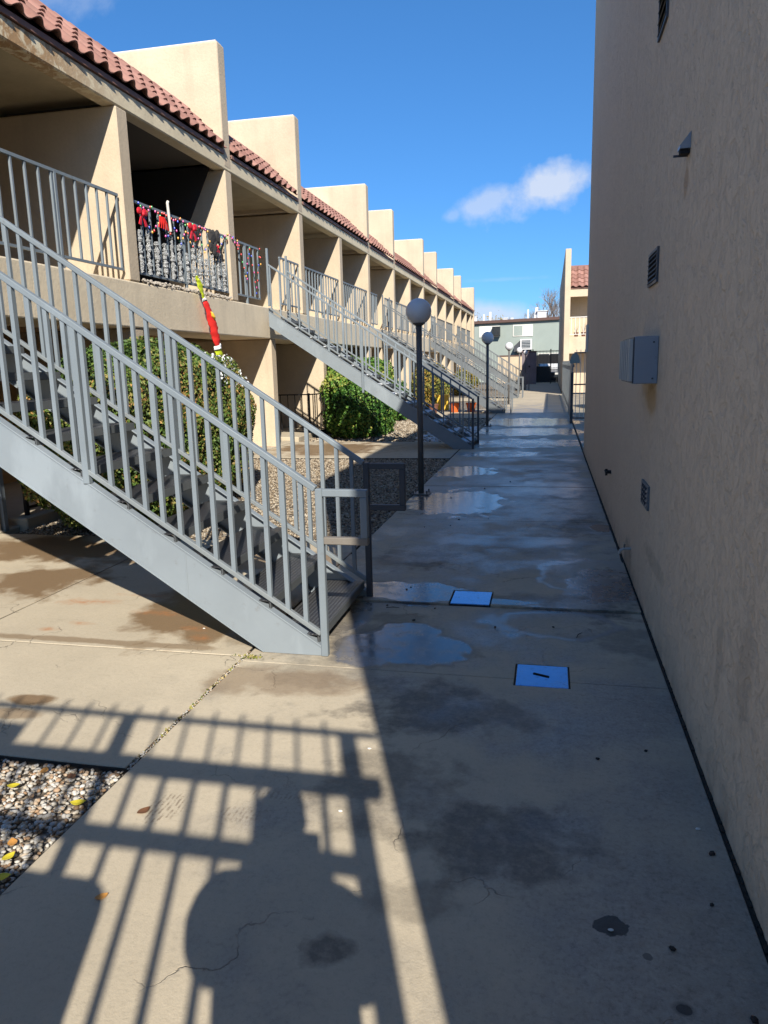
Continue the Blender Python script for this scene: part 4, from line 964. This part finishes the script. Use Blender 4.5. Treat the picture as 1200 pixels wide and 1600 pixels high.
seg(V3_((.035, .07, -.165), (.04, .09, -.205)), [.062, .066], M['white'], 'white_band')
seg(V3_((.04, .095, -.21), (.045, .17, -.33), (.05, .26, -.5), (.05, .33, -.64), (.05, .385, -.78), (.05, .42, -.89)), [.06, .078, .098, .105, .098, .088], M['redcloth'], 'red_sleeve')
seg(V3_((.14, .17, -.38), (.145, .22, -.44), (.14, .25, -.50)), [.012, .035, .012], M['yellow'], 'yellow_patch')
seg(V3_((.05, .42, -.885), (.05, .445, -.945)), [.100, .104], M['white'], 'white_band')
seg(V3_((.05, .445, -.95), (.05, .47, -1.06), (.05, .49, -1.17)), [.088, .092, .07], M['lime'], 'lime_end')
for dy, l in ((-.05, .0), (0, .04), (.05, .12)): seg(V3_((.05, .49+dy, -1.15), (.05, .51+dy*1.1, -1.23-l)), [.032, .016], M['lime'], 'lime_tab')

# ------------------------------------------------------------------ far buildings
GB = empty('sage_green_building', (-3, 70, 0), 'two-storey sage green building with a brown roof edge closing the view', 'building')
MB().box(-16, 12, 68, 80, -.1, 4.95).build('wall', M['sage'], GB)
MB().prism([(-16, 4.86), (12, 5.38), (12, 5.62), (-16, 5.10)], 'y', 67.7, 80).build('roof_edge', M['roofbrown'], GB)
MB().prism([(-16, 4.9), (12, 4.9), (12, 5.39), (-16, 4.87)], 'y', 67.99, 79.9).build('wall', M['sage'], GB)
def far_window(x0, x1, z0, z1, left, right):
    wn = MB().box(x0-.08, x1+.08, 67.93, 67.995, z0-.08, z1+.08).build('window', M['frame'], GB)
    xm = (x0+x1)/2
    MB().box(x0, xm-.03, 67.90, 67.928, z0, z1).build('pane', left, wn); MB().box(xm+.03, x1, 67.90, 67.928, z0, z1).build('pane', right, wn)
far_window(-3.15, -1.6, 3.95, 4.78, M['sage'], M['blind'])
far_window(-6.1, -4.45, 3.95, 4.75, M['blind'], M['blind'])
far_window(-1.0, .9, 1.3, 2.3, M['pane'], M['pane'])
c_ = MB().box(-5.0, -4.3, 67.3, 67.92, 4.0, 4.75).build('window_cooler', M['pane'], GB)
a_ = empty('evaporative_cooler', (-2.0, 66.9, 2.5), 'white-framed cooler unit mounted on the sage green wall', 'cooler')
put('casing', MB().box(-.55, .45, 0, .98, .2, 1.1).mesh('casing', M['ductwhite']), a_); put('grille', MB().box(-.42, .32, -.03, -.002, .32, .98).mesh('grille', M['pane']), a_)
for i in range(5): put('louvre', MB().box(-.42, .32, -.05, -.032, .36+i*.13, .39+i*.13).mesh('louvre', M['ductwhite']), a_)
put('bracket', MB().prism([(.0, .2), (.98, .2), (.98, -.4)], 'x', -.5, -.45).prism([(.0, .2), (.98, .2), (.98, -.4)], 'x', .35, .4).mesh('bracket', M['rail_dark']), a_)
put('duct', MB().prism([(-.55, .25), (-1.1, .0), (-1.1, .5), (-.55, 1.0)], 'y', .2, .9).mesh('duct', M['rail_dark']), a_)
labs = ['white box cooler on the sage building roof, at its left end', 'short white vent pipe left on the sage roof', 'taller white vent pipe right of the short one on the sage roof', 'low white roof vent near the middle of the sage roof', 'thin white vent pipe in the right half of the sage roof', 'leaning white duct beside the thin vent pipe', 'large white rooftop cooler right of the leaning duct', 'small white roof cap beside the middle vent']
for i, (x, z, ww, hh, lean) in enumerate(((-5.8, 5.15, .5, .75, 0), (-4.9, 5.15, .16, .95, 0), (-4.3, 5.2, .2, 1.1, 0), (-2.9, 5.2, .4, .45, 0), (-.25-.6, 5.3, .14, 1.1, 0), (-.3, 5.3, .25, 1.25, .25), (.5-.1, 5.3, .8, .85, 0), (-2.3, 5.2, .25, .5, 0))):
    v_ = empty('roof_vent', (x-1.2, 72, z), labs[i], 'roof vent', 'white vents and coolers on the sage building roof')
    put('body', MB().prism([(-ww/2, -.3), (ww/2, -.3), (ww/2+lean, hh), (-ww/2+lean, hh)], 'y', -ww/2, ww/2).mesh('body', M['ductwhite']), v_)
    if ww > .3: put('lid', MB().box(-ww*.62+lean, ww*.62+lean, -ww*.6, ww*.6, hh+.003, hh+.07).mesh('lid', M['ductwhite']), v_)
# mauve shaded wall and the black gate at the end of the walkway
MV = empty('mauve_wall', (-2.6, 57.5, 0), 'shaded mauve-grey wall block left of the black end gate', 'wall')
put('wall', MB().box(.55, 1.62, 0, .3, 0, 2.35).mesh('wall', M['purple_wall']), MV); put('coping', MB().box(.52, 1.62, -.05, .35, 2.353, 2.43).mesh('coping', M['roofbrown']), MV)
put('stud', MB().ball((1.1, -.02, 1.3), .07, 8, 6).mesh('stud', M['pane']), MV)
o = empty('low_cream_wall', (-2.9, 61.2, 0), 'low cream wall lit by the sun behind the farthest staircase', 'wall'); put('wall', MB().box(-1.2, .75, 0, .25, 0, 2.1).mesh('wall', M['cream']), o); put('coping', MB().box(-1.25, .8, -.03, .28, 2.103, 2.2).mesh('coping', M['roofbrown']), o)
EG = empty('black_end_gate', (-.4, 58, 0), 'tall black iron picket gate closing the far end of the walkway', 'gate')
pm = MB().box(-.012, .012, -.012, .012, .05, 2.45).mesh('picket', M['black_iron'])
for i in range(19): put('picket', pm, EG, (-.82+i*.105, 0, 0))
for z in (.12, 1.15, 2.4): put('rail', MB().box(-.86, 1.1, -.02, .02, z-.025, z+.025).mesh('rail', M['black_iron']), EG)
for x in (-.86, .45, 1.1): put('post', MB().box(x-.04, x+.04, -.04, .04, 0, 2.55).mesh('post', M['black_iron']), EG)
put('kick_panel', MB().box(-.8, .4, .015, .03, .1, 1.12).mesh('kick_panel', M['black_iron']), EG)
MB_ = MB().box(-.1, 6, 66.6, 67.4, -.05, 1.3)
o = empty('trash_bin', (-.6, 63.5, 0), 'dark bin behind the black end gate', 'bin'); put('body', MB().prism([(-.5, 0), (.5, 0), (.6, 1.2), (-.6, 1.2)], 'y', -.5, .5).mesh('body', M['pane']), o); put('lid', MB().box(-.63, .63, -.55, .55, 1.2, 1.27).mesh('lid', M['pane']), o)
V_ = empty('parked_car', (-.1, 62.6, 0), 'dark parked car behind the black end gate, in the shaded opening', 'car')
put('body', MB().prism([(-.0, .35), (0, .80), (.9, .98), (1.6, 1.48), (3.2, 1.52), (4.2, 1.0), (4.3, .4)], 'x', -.85, .85).mesh('body', M['pane']), V_, bevel=.06, seg=2)
put('windscreen', MB().prism([(.93, 1.00), (1.55, 1.45), (1.50, 1.46), (.88, 1.01)], 'x', -.72, .72).mesh('windscreen', M['ductwhite']), V_)
put('grille', MB().box(-.45, .45, -.03, -.001, .5, .72).mesh('grille', M['hole']), V_)
for sx in (-.66, .66):
    put('headlight', MB().box(sx-.15, sx+.15, -.035, -.001, .58, .74).mesh('headlight', M['frame']), V_, bevel=.02)
    for yy in (.8, 3.4): put('wheel', MB().tube([(sx*1.18-.1, yy, .33), (sx*1.18+.1, yy, .33)], .33, 18).mesh('wheel', M['debris']), V_)
MB().box(-1.9, 1.0, 67.4, 67.98, 0, 2.2).build('carport_shade_block', M['hole'], GB)  # near-black block painting the shade inside an opening
# second cream building on the right, beyond the gate
SB = empty('second_cream_building', (5, 39, 0), 'smaller cream building with a tiled roof and balcony beyond the side wall', 'building')
y0 = 39
MB().box(XW+.02, XW+.30, y0-.3, y0+22, 0, 6.95).build('wing_wall', M['cream'], SB, bevel=.02)
MB().box(XW+.303, 9, y0-.02, y0+.9, 1.99, 2.80).build('balcony_slab', M['cream'], SB)
MB().box(XW+.303, 9, y0+.0, y0+.25, 4.72, 5.12).build('front_beam', M['cream'], SB)
MB().box(XW+.303, 9, y0+1.3, y0+1.6, 0, 6.2).build('rear_wall', M['cream'], SB)
MB().box(XW+.303, 9, y0+.252, y0+1.298, 4.9, 5.0).build('balcony_ceiling', M['ceiling'], SB)
MB().box(1.9, 2.9, y0+1.27, y0+1.298, .2, 1.95).build('door', M['brown_wall'], SB)
MB().box(XW+.304, 9, y0+.02, y0+.06, 3.72, 3.76).box(XW+.304, 9, y0+.02, y0+.06, 2.9, 2.93).build('balcony_railing', M['frame'], SB)
pm = MB().box(-.012, .012, -.012, .012, 0, .84).mesh('baluster', M['frame'])
for i in range(30): put('baluster', pm, SB, (1.0+i*.2-5, .04, 2.9))
sr = MB().prism([(y0-.06, 5.1), (y0+1.4, 6.35), (y0+1.6, 6.35), (y0+.3, 5.1)], 'x', XW+.304, 9).build('roof_section', M['fascia'], SB)
a2 = R(41); off = SB.location
for r_ in range(5):
    for i in range(9):
        x = XW+.31+i*.31; yy = y0-.10+r_*.325*math.cos(a2); z = 5.16+r_*.325*math.sin(a2)
        o = put('tile', tile_me, sr); o.matrix_basis = Matrix.Translation((x-off.x, yy-off.y, z)) @ Matrix(((0, 1, 0, 0), (math.cos(a2), 0, -math.sin(a2), 0), (math.sin(a2), 0, math.cos(a2), 0), (0, 0, 0, 1)))
rgp = random.Random(8)
for i, (x, lab) in enumerate(((1.25, 'left flower pot on the far balcony edge'), (1.6, 'middle flower pot on the far balcony edge'), (1.95, 'right flower pot on the far balcony edge'))):
    p_ = empty('flower_pot', (x, y0+.35, 2.8), lab, 'flower pot', 'flower pots on the far balcony')
    put('pot', MB().tube([(0, 0, 0), (0, 0, .22)], [.08, .12], 10).mesh('pot', M['brownpot']), p_)
    t_ = MB()
    for k in range(8): t_.tube([(0, 0, .2), (rgp.uniform(-.15, .15), rgp.uniform(-.1, .1), rgp.uniform(.4, .75))], [.012, .003], 4)
    put('stems', t_.mesh('stems', M['bark']), p_)

# ------------------------------------------------------------------ trees
def bare_tree(loc, h, seed, label, twig_mat, spread=1.0, leaf=None, trunk_r=.22, levels=6, leafn=0):
    rg = random.Random(seed); T = empty('bare_tree' if not leaf else 'autumn_tree', loc, label, 'tree'); tips = []
    tk = MB(); tw = MB()
    def grow(p, d, L, r_, lv):
        n_ = 3; pts = [p]; q = p; dd = d
        for i in range(n_):
            dd = (dd+Vector((rg.gauss(0, .12), rg.gauss(0, .12), rg.gauss(.03, .08)))).normalized(); q = q+dd*L/n_; pts.append(q)
        (tk if lv < 2 else tw).tube(pts, [r_*(1-.35*i/n_) for i in range(n_+1)], 6 if lv < 2 else 3, cap=False)
        if lv >= levels: tips.append(q); return
        if lv >= levels-2: tips.append(pts[2])
        for k in range(3 if lv > 0 else 5):
            ax_ = Vector((rg.gauss(0, 1), rg.gauss(0, 1), rg.gauss(0, .5))).normalized()
            nd = (dd*1.0+ax_*rg.uniform(.45, .85)*spread+Vector((0, 0, .12))).normalized()
            grow(pts[rg.choice((2, 3, 3))], nd, L*rg.uniform(.62, .82), r_*.58, lv+1)
    grow(Vector((0, 0, 0)), Vector((0, 0, 1)), h*.28, trunk_r, 0)
    put('trunk', tk.mesh('trunk', M['bark']), T); put('crown', tw.mesh('crown', twig_mat), T)
    if leaf:
        P = np.array([tuple(t) for t in tips]); P = np.repeat(P, leafn, 0)+np.random.default_rng(seed).normal(size=(len(P)*leafn, 3))*.28
        leaf_cloud('leaves', leaf, T, P, np.random.default_rng(1).normal(size=P.shape), .10, np.random.default_rng(2).uniform(.5, 1, len(P)), seed)
    return T
M['twig'] = NT('pale_twigs').out((.30, .235, .19), .9)
bare_tree((-.3, 92, 0), 11.5, 21, 'large bare winter tree rising behind the sage green building', M['twig'], 1.0, levels=6, trunk_r=.28)
bare_tree((-4.6, 100, 0), 8.5, 5, 'smaller bare tree behind the middle of the sage green roof', M['twig'], 1.0, levels=5)
bare_tree((-9.3, 92, 0), 9.6, 8, 'autumn tree with orange leaves behind the end of the long building', M['bark'], .9, M['yellow_leaf'], levels=4, leafn=14)
bare_tree((-6.2, 104, 0), 8.2, 12, 'low autumn tree with thin orange leaves behind the roof vents', M['bark'], .9, M['yellow_leaf'], levels=4, leafn=6)

# ------------------------------------------------------------------ small things on the ground
def leaf_thing(x, y, s, a, mat, label, z=.004, cat='leaf', group='fallen leaves'):
    b_ = MB(); pts = []
    n_ = 7
    up = []; dn = []
    for i in range(n_+1):
        t = i/n_; wd = math.sin(math.pi*min(1, t*1.02))**.8*.32*s; xx = (t-.5)*s; zz = .10*s*(2*t-1)**2
        up.append((xx, wd, zz+.10*wd)); dn.append((xx, -wd, zz+.12*wd))
    mid = [((i/n_-.5)*s, 0, .10*s*(2*i/n_-1)**2-.0) for i in range(n_+1)]
    vs = up+mid+dn; m_ = n_+1; fs = []
    for i in range(n_): fs += [(i, m_+i, m_+i+1, i+1), (m_+i, 2*m_+i, 2*m_+i+1, m_+i+1)]
    b_.add(vs, fs); o = put('fallen_leaf', b_.mesh('fallen_leaf', mat), None, (x, y, z), (0, 0, a), )
    sl = o.modifiers.new('solid', 'SOLIDIFY'); sl.thickness = .0008
    return tag(o, label, cat, group)
leaf_thing(-1.44, 2.23, .055, 1.1, M['leafbrown'], 'brown curled leaf beside the muddy shoe print')
leaf_thing(-1.33, 1.79, .042, .8, M['leaforange'], 'orange leaf on sunlit concrete near the bottom left')
leaf_thing(-1.72, 2.24, .06, .3, M['leafyellow'], 'yellow leaf on the gravel edge, topmost of the yellow ones', z=.0)
leaf_thing(-1.80, 1.98, .05, 2.3, M['leaforange'], 'orange leaf on the gravel at the left edge', z=.0)
leaf_thing(-1.76, 1.91, .05, 1.3, M['leafyellow'], 'small yellow leaf just below the orange leaf on the gravel', z=.0)
leaf_thing(-1.71, 1.815, .06, .4, M['leafyellow'], 'bright yellow leaf at the lower corner of the gravel', z=.0)
leaf_thing(-2.05, 2.30, .05, .4, M['leafyellow'], 'yellowish leaf in the middle of the gravel patch', z=.0)
leaf_thing(-2.0, 2.42, .05, 1.9, M['leaforange'], 'orange leaf by the far edge of the gravel patch', z=.0)
leaf_thing(-1.86, 2.40, .05, 2.4, M['leafbrown'], 'brown leaf at the top corner of the gravel patch', z=.0)
rg = random.Random(13)
spots = [(-1.05, 4.72), (-.98, 5.06), (-.96, 5.12), (-.72, 4.70), (-.82, 4.45), (-.3, 4.4), (.05, 4.45), (-.9, 7.6), (-.6, 7.7), (-1.2, 7.9), (-1.15, 8.9), (-.8, 9.6), (-.5, 10.2), (-1.2, 7.2), (-.95, 7.3), (.36, 1.9), (.22, 2.9), (.42, 3.0), (.52, 1.70), (.55, 2.35), (.05, 1.4), (.5, 2.1)]
CL = ['dark crumb at the foot of the nearest stair rail post', 'dark crumb in the puddle left of the farther steel cover', 'dark crumb just beyond that puddle, left of the farther cover', 'dark crumb in front of the farther steel cover',
      'small crumb between the stair foot puddle and the farther cover', 'small crumb halfway between the two steel covers', 'crumb right of the line between the two steel covers', 'leftmost crumb of the pair on the slab before the lamp post', 'right crumb of the pair on the slab before the lamp post',
      'crumb at the near edge of the lamp post puddle', 'crumb inside the puddle beside the nearest lamp post', 'crumb beyond the lamp post puddle, near the walkway middle', 'farthest crumb, past the nearest lamp post', 'crumb at the gravel edge before the lamp post', 'crumb near the gravel edge, right of its neighbour',
      'black crumb at the lower right of the round oil stain', 'tiny crumb on the bare near slab, left of the side wall foot', 'small crumb right of it, nearer the side wall', 'dark crumb touching the foot of the side wall at lower right', 'dark crumb beside the white scrap by the side wall', 'crumb at the bottom edge of the near slab', 'crumb midway along the right edge of the near slab']
dm = []
for k in range(4):
    b_ = MB().ball((0, 0, 0), 1, 8, 5, (1, .7, .45), .5); dm.append(b_.mesh('debris_crumb', M['debris']))
for i, (x, y) in enumerate(spots):
    s = rg.uniform(.007, .014); o = put('debris_crumb', dm[i % 4], None, (x, y, .004 if y < 4.79 or y > 6.02 else .014), (0, 0, rg.uniform(0, 6))); o.scale = (s, s, s)
    tag(o, CL[i], 'debris', 'dark crumbs on the walkway')
for x, y, l, a, lab in ((.2, 4.32, .10, 1.2, 'thin dark twig on the walkway beyond the nearer steel cover'), (-1.0, 4.66, .09, .1, 'thin twig at the foot of the nearest staircase'), (-1.95, 2.13, .07, .6, 'short dark twig at the edge of the gravel patch')):
    o = MB().tube([(-l/2, 0, .006), (0, .008, .008), (l/2, 0, .006)], [.002, .003, .0015], 5).mesh('twig', M['debris']); tag(put('twig', o, None, (x, y, .002), (0, 0, a)), lab, 'twig')
for x, y, lab in ((.53, 2.48, 'tiny white paper scrap near the side wall foot'), (.20, 1.94, 'tiny white scrap in the round oil stain'), (-.72, 2.36, 'small white bottle-cap ring in the fence shadow'), (-2.1, 4.1, 'small pale stone on the rust-stained paving'), (-1.98, 4.55, 'pale pebble near the edge of the stair shadow'), (-.72, 2.82, 'white chip right of the bar shadows')):
    o = put('white_scrap', MB().ball((0, 0, 0), .009, 8, 5, (1, .6, .35), .3).mesh('white_scrap', M['frame']), None, (x, y, .004)); tag(o, lab, 'scrap')
# weeds in the joint beside the stair
wd = []; rgn = np.random.default_rng(3)
P = np.concatenate([np.stack([-1.62+rgn.normal(size=60)*.04, 3.70+rgn.normal(size=60)*.012, np.full(60, .008)], 1), np.stack([-1.665+rgn.normal(size=110)*.006, rgn.uniform(2.55, 3.75, 110), np.full(110, .002)], 1)])
me = leaf_cloud('joint_weeds', attr_mat('weeds', [(0, (.05, .09, .01)), (.4, (.22, .22, .04)), (1, (.42, .33, .16))], .8), None, P, rgn.normal(size=P.shape), .009, rgn.uniform(0, 1, len(P)), 3)
tag(me, 'tiny weeds and dry litter in the paving joint beside the nearest staircase', 'weeds', kind='stuff')
pebbles('joint_grit', -1.672, -1.655, 2.5, 3.78, 420, .003, .007, M['pebble'], 'small grit lying in the paving joint by the nearest staircase', z=-.004, seed=12)

# ------------------------------------------------------------------ behind the camera: gate, added shadow block, photographer (their shadows fall into view)
GY = -.88
BG = empty('walkway_gate', (-.8, GY, 0), 'tall iron gate with a fixed panel above, behind the photographer, casting the barred shadow', 'gate')
def gz(yg): return .737*(yg-GY)          # height whose shadow reaches ground distance yg
z1, z2, z3 = gz(2.935), gz(2.54), gz(2.08)
gx = lambda xs, yg: xs+.354*(yg-GY)      # x on the gate plane of a shadow point
xr = .50
put('top_rail', MB().box(-3.1+.8, xr+.13+.8, -.012, .012, z1-.014, z1+.014).mesh('top_rail', M['black_iron']), BG)
put('lintel', MB().box(-3.1+.8, xr+.10+.8, -.03, .03, z2-.045, z2+.03).mesh('lintel', M['black_iron']), BG)
put('mid_rail', MB().box(-1.1+.8, xr+.8, -.02, .02, z3-.03, z3+.03).mesh('mid_rail', M['black_iron']), BG)
put('bottom_rail', MB().box(-1.1+.8, xr+.8, -.02, .02, .1, .14).mesh('bottom_rail', M['black_iron']), BG)
pm = MB().box(-.011, .011, -.011, .011, .1, z2).mesh('picket', M['black_iron']); pm2 = MB().box(-.007, .007, -.007, .007, z2, z1+.07).mesh('picket', M['black_iron'])
x = xr-.133
while x > -3.0:
    if x > -2.05: put('picket', pm, BG, (x+.8, 0, 0))
    put('picket', pm2, BG, (x+.8+.03, 0, 0)); x -= .133
put('post', MB().box(xr-.035+.8, xr+.03+.8, -.03, .03, 0, z1).mesh('post', M['black_iron']), BG)
put('post', MB().box(-1.09+.8, -1.04+.8, -.02, .02, 0, z2).mesh('post', M['black_iron']), BG)
put('post', MB().box(-.60+.8, -.55+.8, -.02, .02, 0, z1).mesh('post', M['black_iron']), BG)
o = MB().box(-3.0, -1.10, GY-.10, GY+.10, 0, gz(2.70)).build('gate_pillar', M['cream'], None, bevel=.02); tag(o, 'stucco pillar at the left of the gate behind the photographer', 'pillar')
Cb = empty('shadow_caster_block', (-1.02, -.58, 0), 'rounded metal stand-in added behind the photographer for the unseen caster of the left shadow', 'shadow caster')  # unseen block added only to cast the lower left shadow
put('casing', MB().box(-.62, .50, -.2, .2, .1, 1.70).mesh('casing', M['galv']), Cb, bevel=.09, seg=5); put('base', MB().box(-.5, .40, -.18, .18, 0, .1).mesh('base', M['rail_dark']), Cb)  # body and foot of the added shadow caster
put('door', MB().box(-.5, .38, .2, .212, .25, 1.55).mesh('door', M['galv_light']), Cb, bevel=.004)  # front plate of the added shadow caster, no real door

# photographer -----------------------------------------------------------------
def skin(name, verts, edges, radii, mat, parent, root=0, sub=2):
    me = bpy.data.meshes.new(name); me.from_pydata(verts, edges, []); me.materials.append(mat)
    o = put(name, me, parent); md = o.modifiers.new('skin', 'SKIN'); md.use_smooth_shade = True
    for i, r_ in enumerate(radii): me.skin_vertices[0].data[i].radius = (r_, r_) if not isinstance(r_, tuple) else r_
    me.skin_vertices[0].data[root].use_root = True
    s_ = o.modifiers.new('sub', 'SUBSURF'); s_.levels = sub; s_.render_levels = sub
    return o
PX, PY = -.05, -.22
PP = empty('person', (PX, PY, 0), 'person in a dark jacket and jeans holding up a phone with both hands', 'person')
vs = [(0.05, 0, 1.04), (.06, -.0, 1.26), (0, -.0, 1.48), (0, .035, 1.66), (0, .06, 1.76),          # pelvis..neck
      (-.19, .0, 1.53), (-.22, .10, 1.27), (.0, .185, 1.50), (.20, .0, 1.53), (.235, .12, 1.27), (.10, .185, 1.50),
      (-.10, 0, .97), (-.12, .01, .52), (-.13, -.01, .09), (-.13, .14, .04), (.10, 0, .97), (.12, .01, .52), (.13, -.01, .09), (.13, .14, .04),
      (-.11, -.0, 1.50), (.11, -.0, 1.50)]
ed = [(0, 1), (1, 2), (2, 3), (3, 4), (2, 19), (19, 5), (5, 6), (6, 7), (2, 20), (20, 8), (8, 9), (9, 10), (0, 11), (11, 12), (12, 13), (13, 14), (0, 15), (15, 16), (16, 17), (17, 18)]
ra = [(.22, .16), (.235, .17), (.20, .15), .145, .105, .12, .085, .035, .115, .088, .035, .105, .07, .048, .04, .105, .07, .048, .04, .09, .09]
skin('body', vs, ed, ra, M['jacket'], PP)
# head with face
hb = MB().ball((0, .02, 1.72), .1, 24, 18, (.80, .98, 1.22)); vs2 = []
for v in hb.v:
    x, y, z = v; dy = y-.02; 
    if dy > 0 and z < 1.70: y = .02+dy*(1-.25*(1.70-z)/.12)
    if z < 1.68: x *= 1-.30*(1.68-z)/.1
    vs2.append((x, y, z))
hb.v = vs2; hd0 = put('head', hb.mesh('head', M['skin'], smooth=True), PP, (0, .04, .09))
put('nose', MB().add([(-.016, .108, 1.69), (.016, .108, 1.69), (0, .14, 1.695), (0, .112, 1.74)], [(0, 1, 2), (1, 3, 2), (3, 0, 2), (0, 3, 1)]).mesh('nose', M['skin']), hd0)
for s_ in (-1, 1):
    put('ear', MB().ball((s_*.083, .01, 1.71), .03, 10, 8, (.35, .7, 1.1)).mesh('ear', M['skin'], smooth=True), hd0)
    put('eye', MB().ball((s_*.032, .104, 1.735), .012, 10, 8).mesh('eye', M['pane'], smooth=True), hd0)
put('mouth', MB().ball((0, .098, 1.645), .02, 10, 6, (1.2, .4, .3)).mesh('mouth', M['redcloth'], smooth=True), hd0)
hr = MB().ball((0, 0, 1.755), .108, 24, 16, (.86, 1.0, 1.0)); hr.v = [(x, y-.012, max(z, 1.70+.3*max(0, y))) for x, y, z in hr.v]
put('hair', hr.mesh('hair', M['hair'], smooth=True), hd0)
for s_, hx in ((-1, -.002), (1, .102)):
    hv = [(hx, .185, 1.50), (hx+s_*.0, .185, 1.545), (hx+s_*.0, .185, 1.575)]; he = [(0, 1), (1, 2)]; hr_ = [.024, .034, .028]
    b0 = 1
    for k in range(4):
        bx = hx+s_*.004; zz = 1.535+k*.018; i0 = len(hv); ln = (.9, 1.05, 1.0, .8)[k]
        hv += [(bx-s_*.0, .180, zz), (bx-s_*.012, .172, zz+.004), (bx-s_*.028*ln, .176, zz+.006)]
        he += [(1, i0), (i0, i0+1), (i0+1, i0+2)]; hr_ += [.0095, .009, .008]
    i0 = len(hv); hv += [(hx-s_*.004, .180, 1.585), (hx-s_*.022, .176, 1.605)]; he += [(1, i0), (i0, i0+1)]; hr_ += [.011, .009]
    skin('hand', hv, he, hr_, M['skin'], PP, root=0, sub=1)
ph = empty('smartphone', (0, -.022, 1.6), 'black smartphone held up in both hands behind the lens position', 'phone')
put('body', MB().box(-.038, .038, -.004, .004, -.10, .055).mesh('body', M['phone']), ph, bevel=.004, seg=2)
put('screen', MB().box(-.035, .035, -.0055, -.0045, -.096, .051).mesh('screen', M['pane']), ph)
print('tiles', count, 'objects', len(bpy.data.objects))
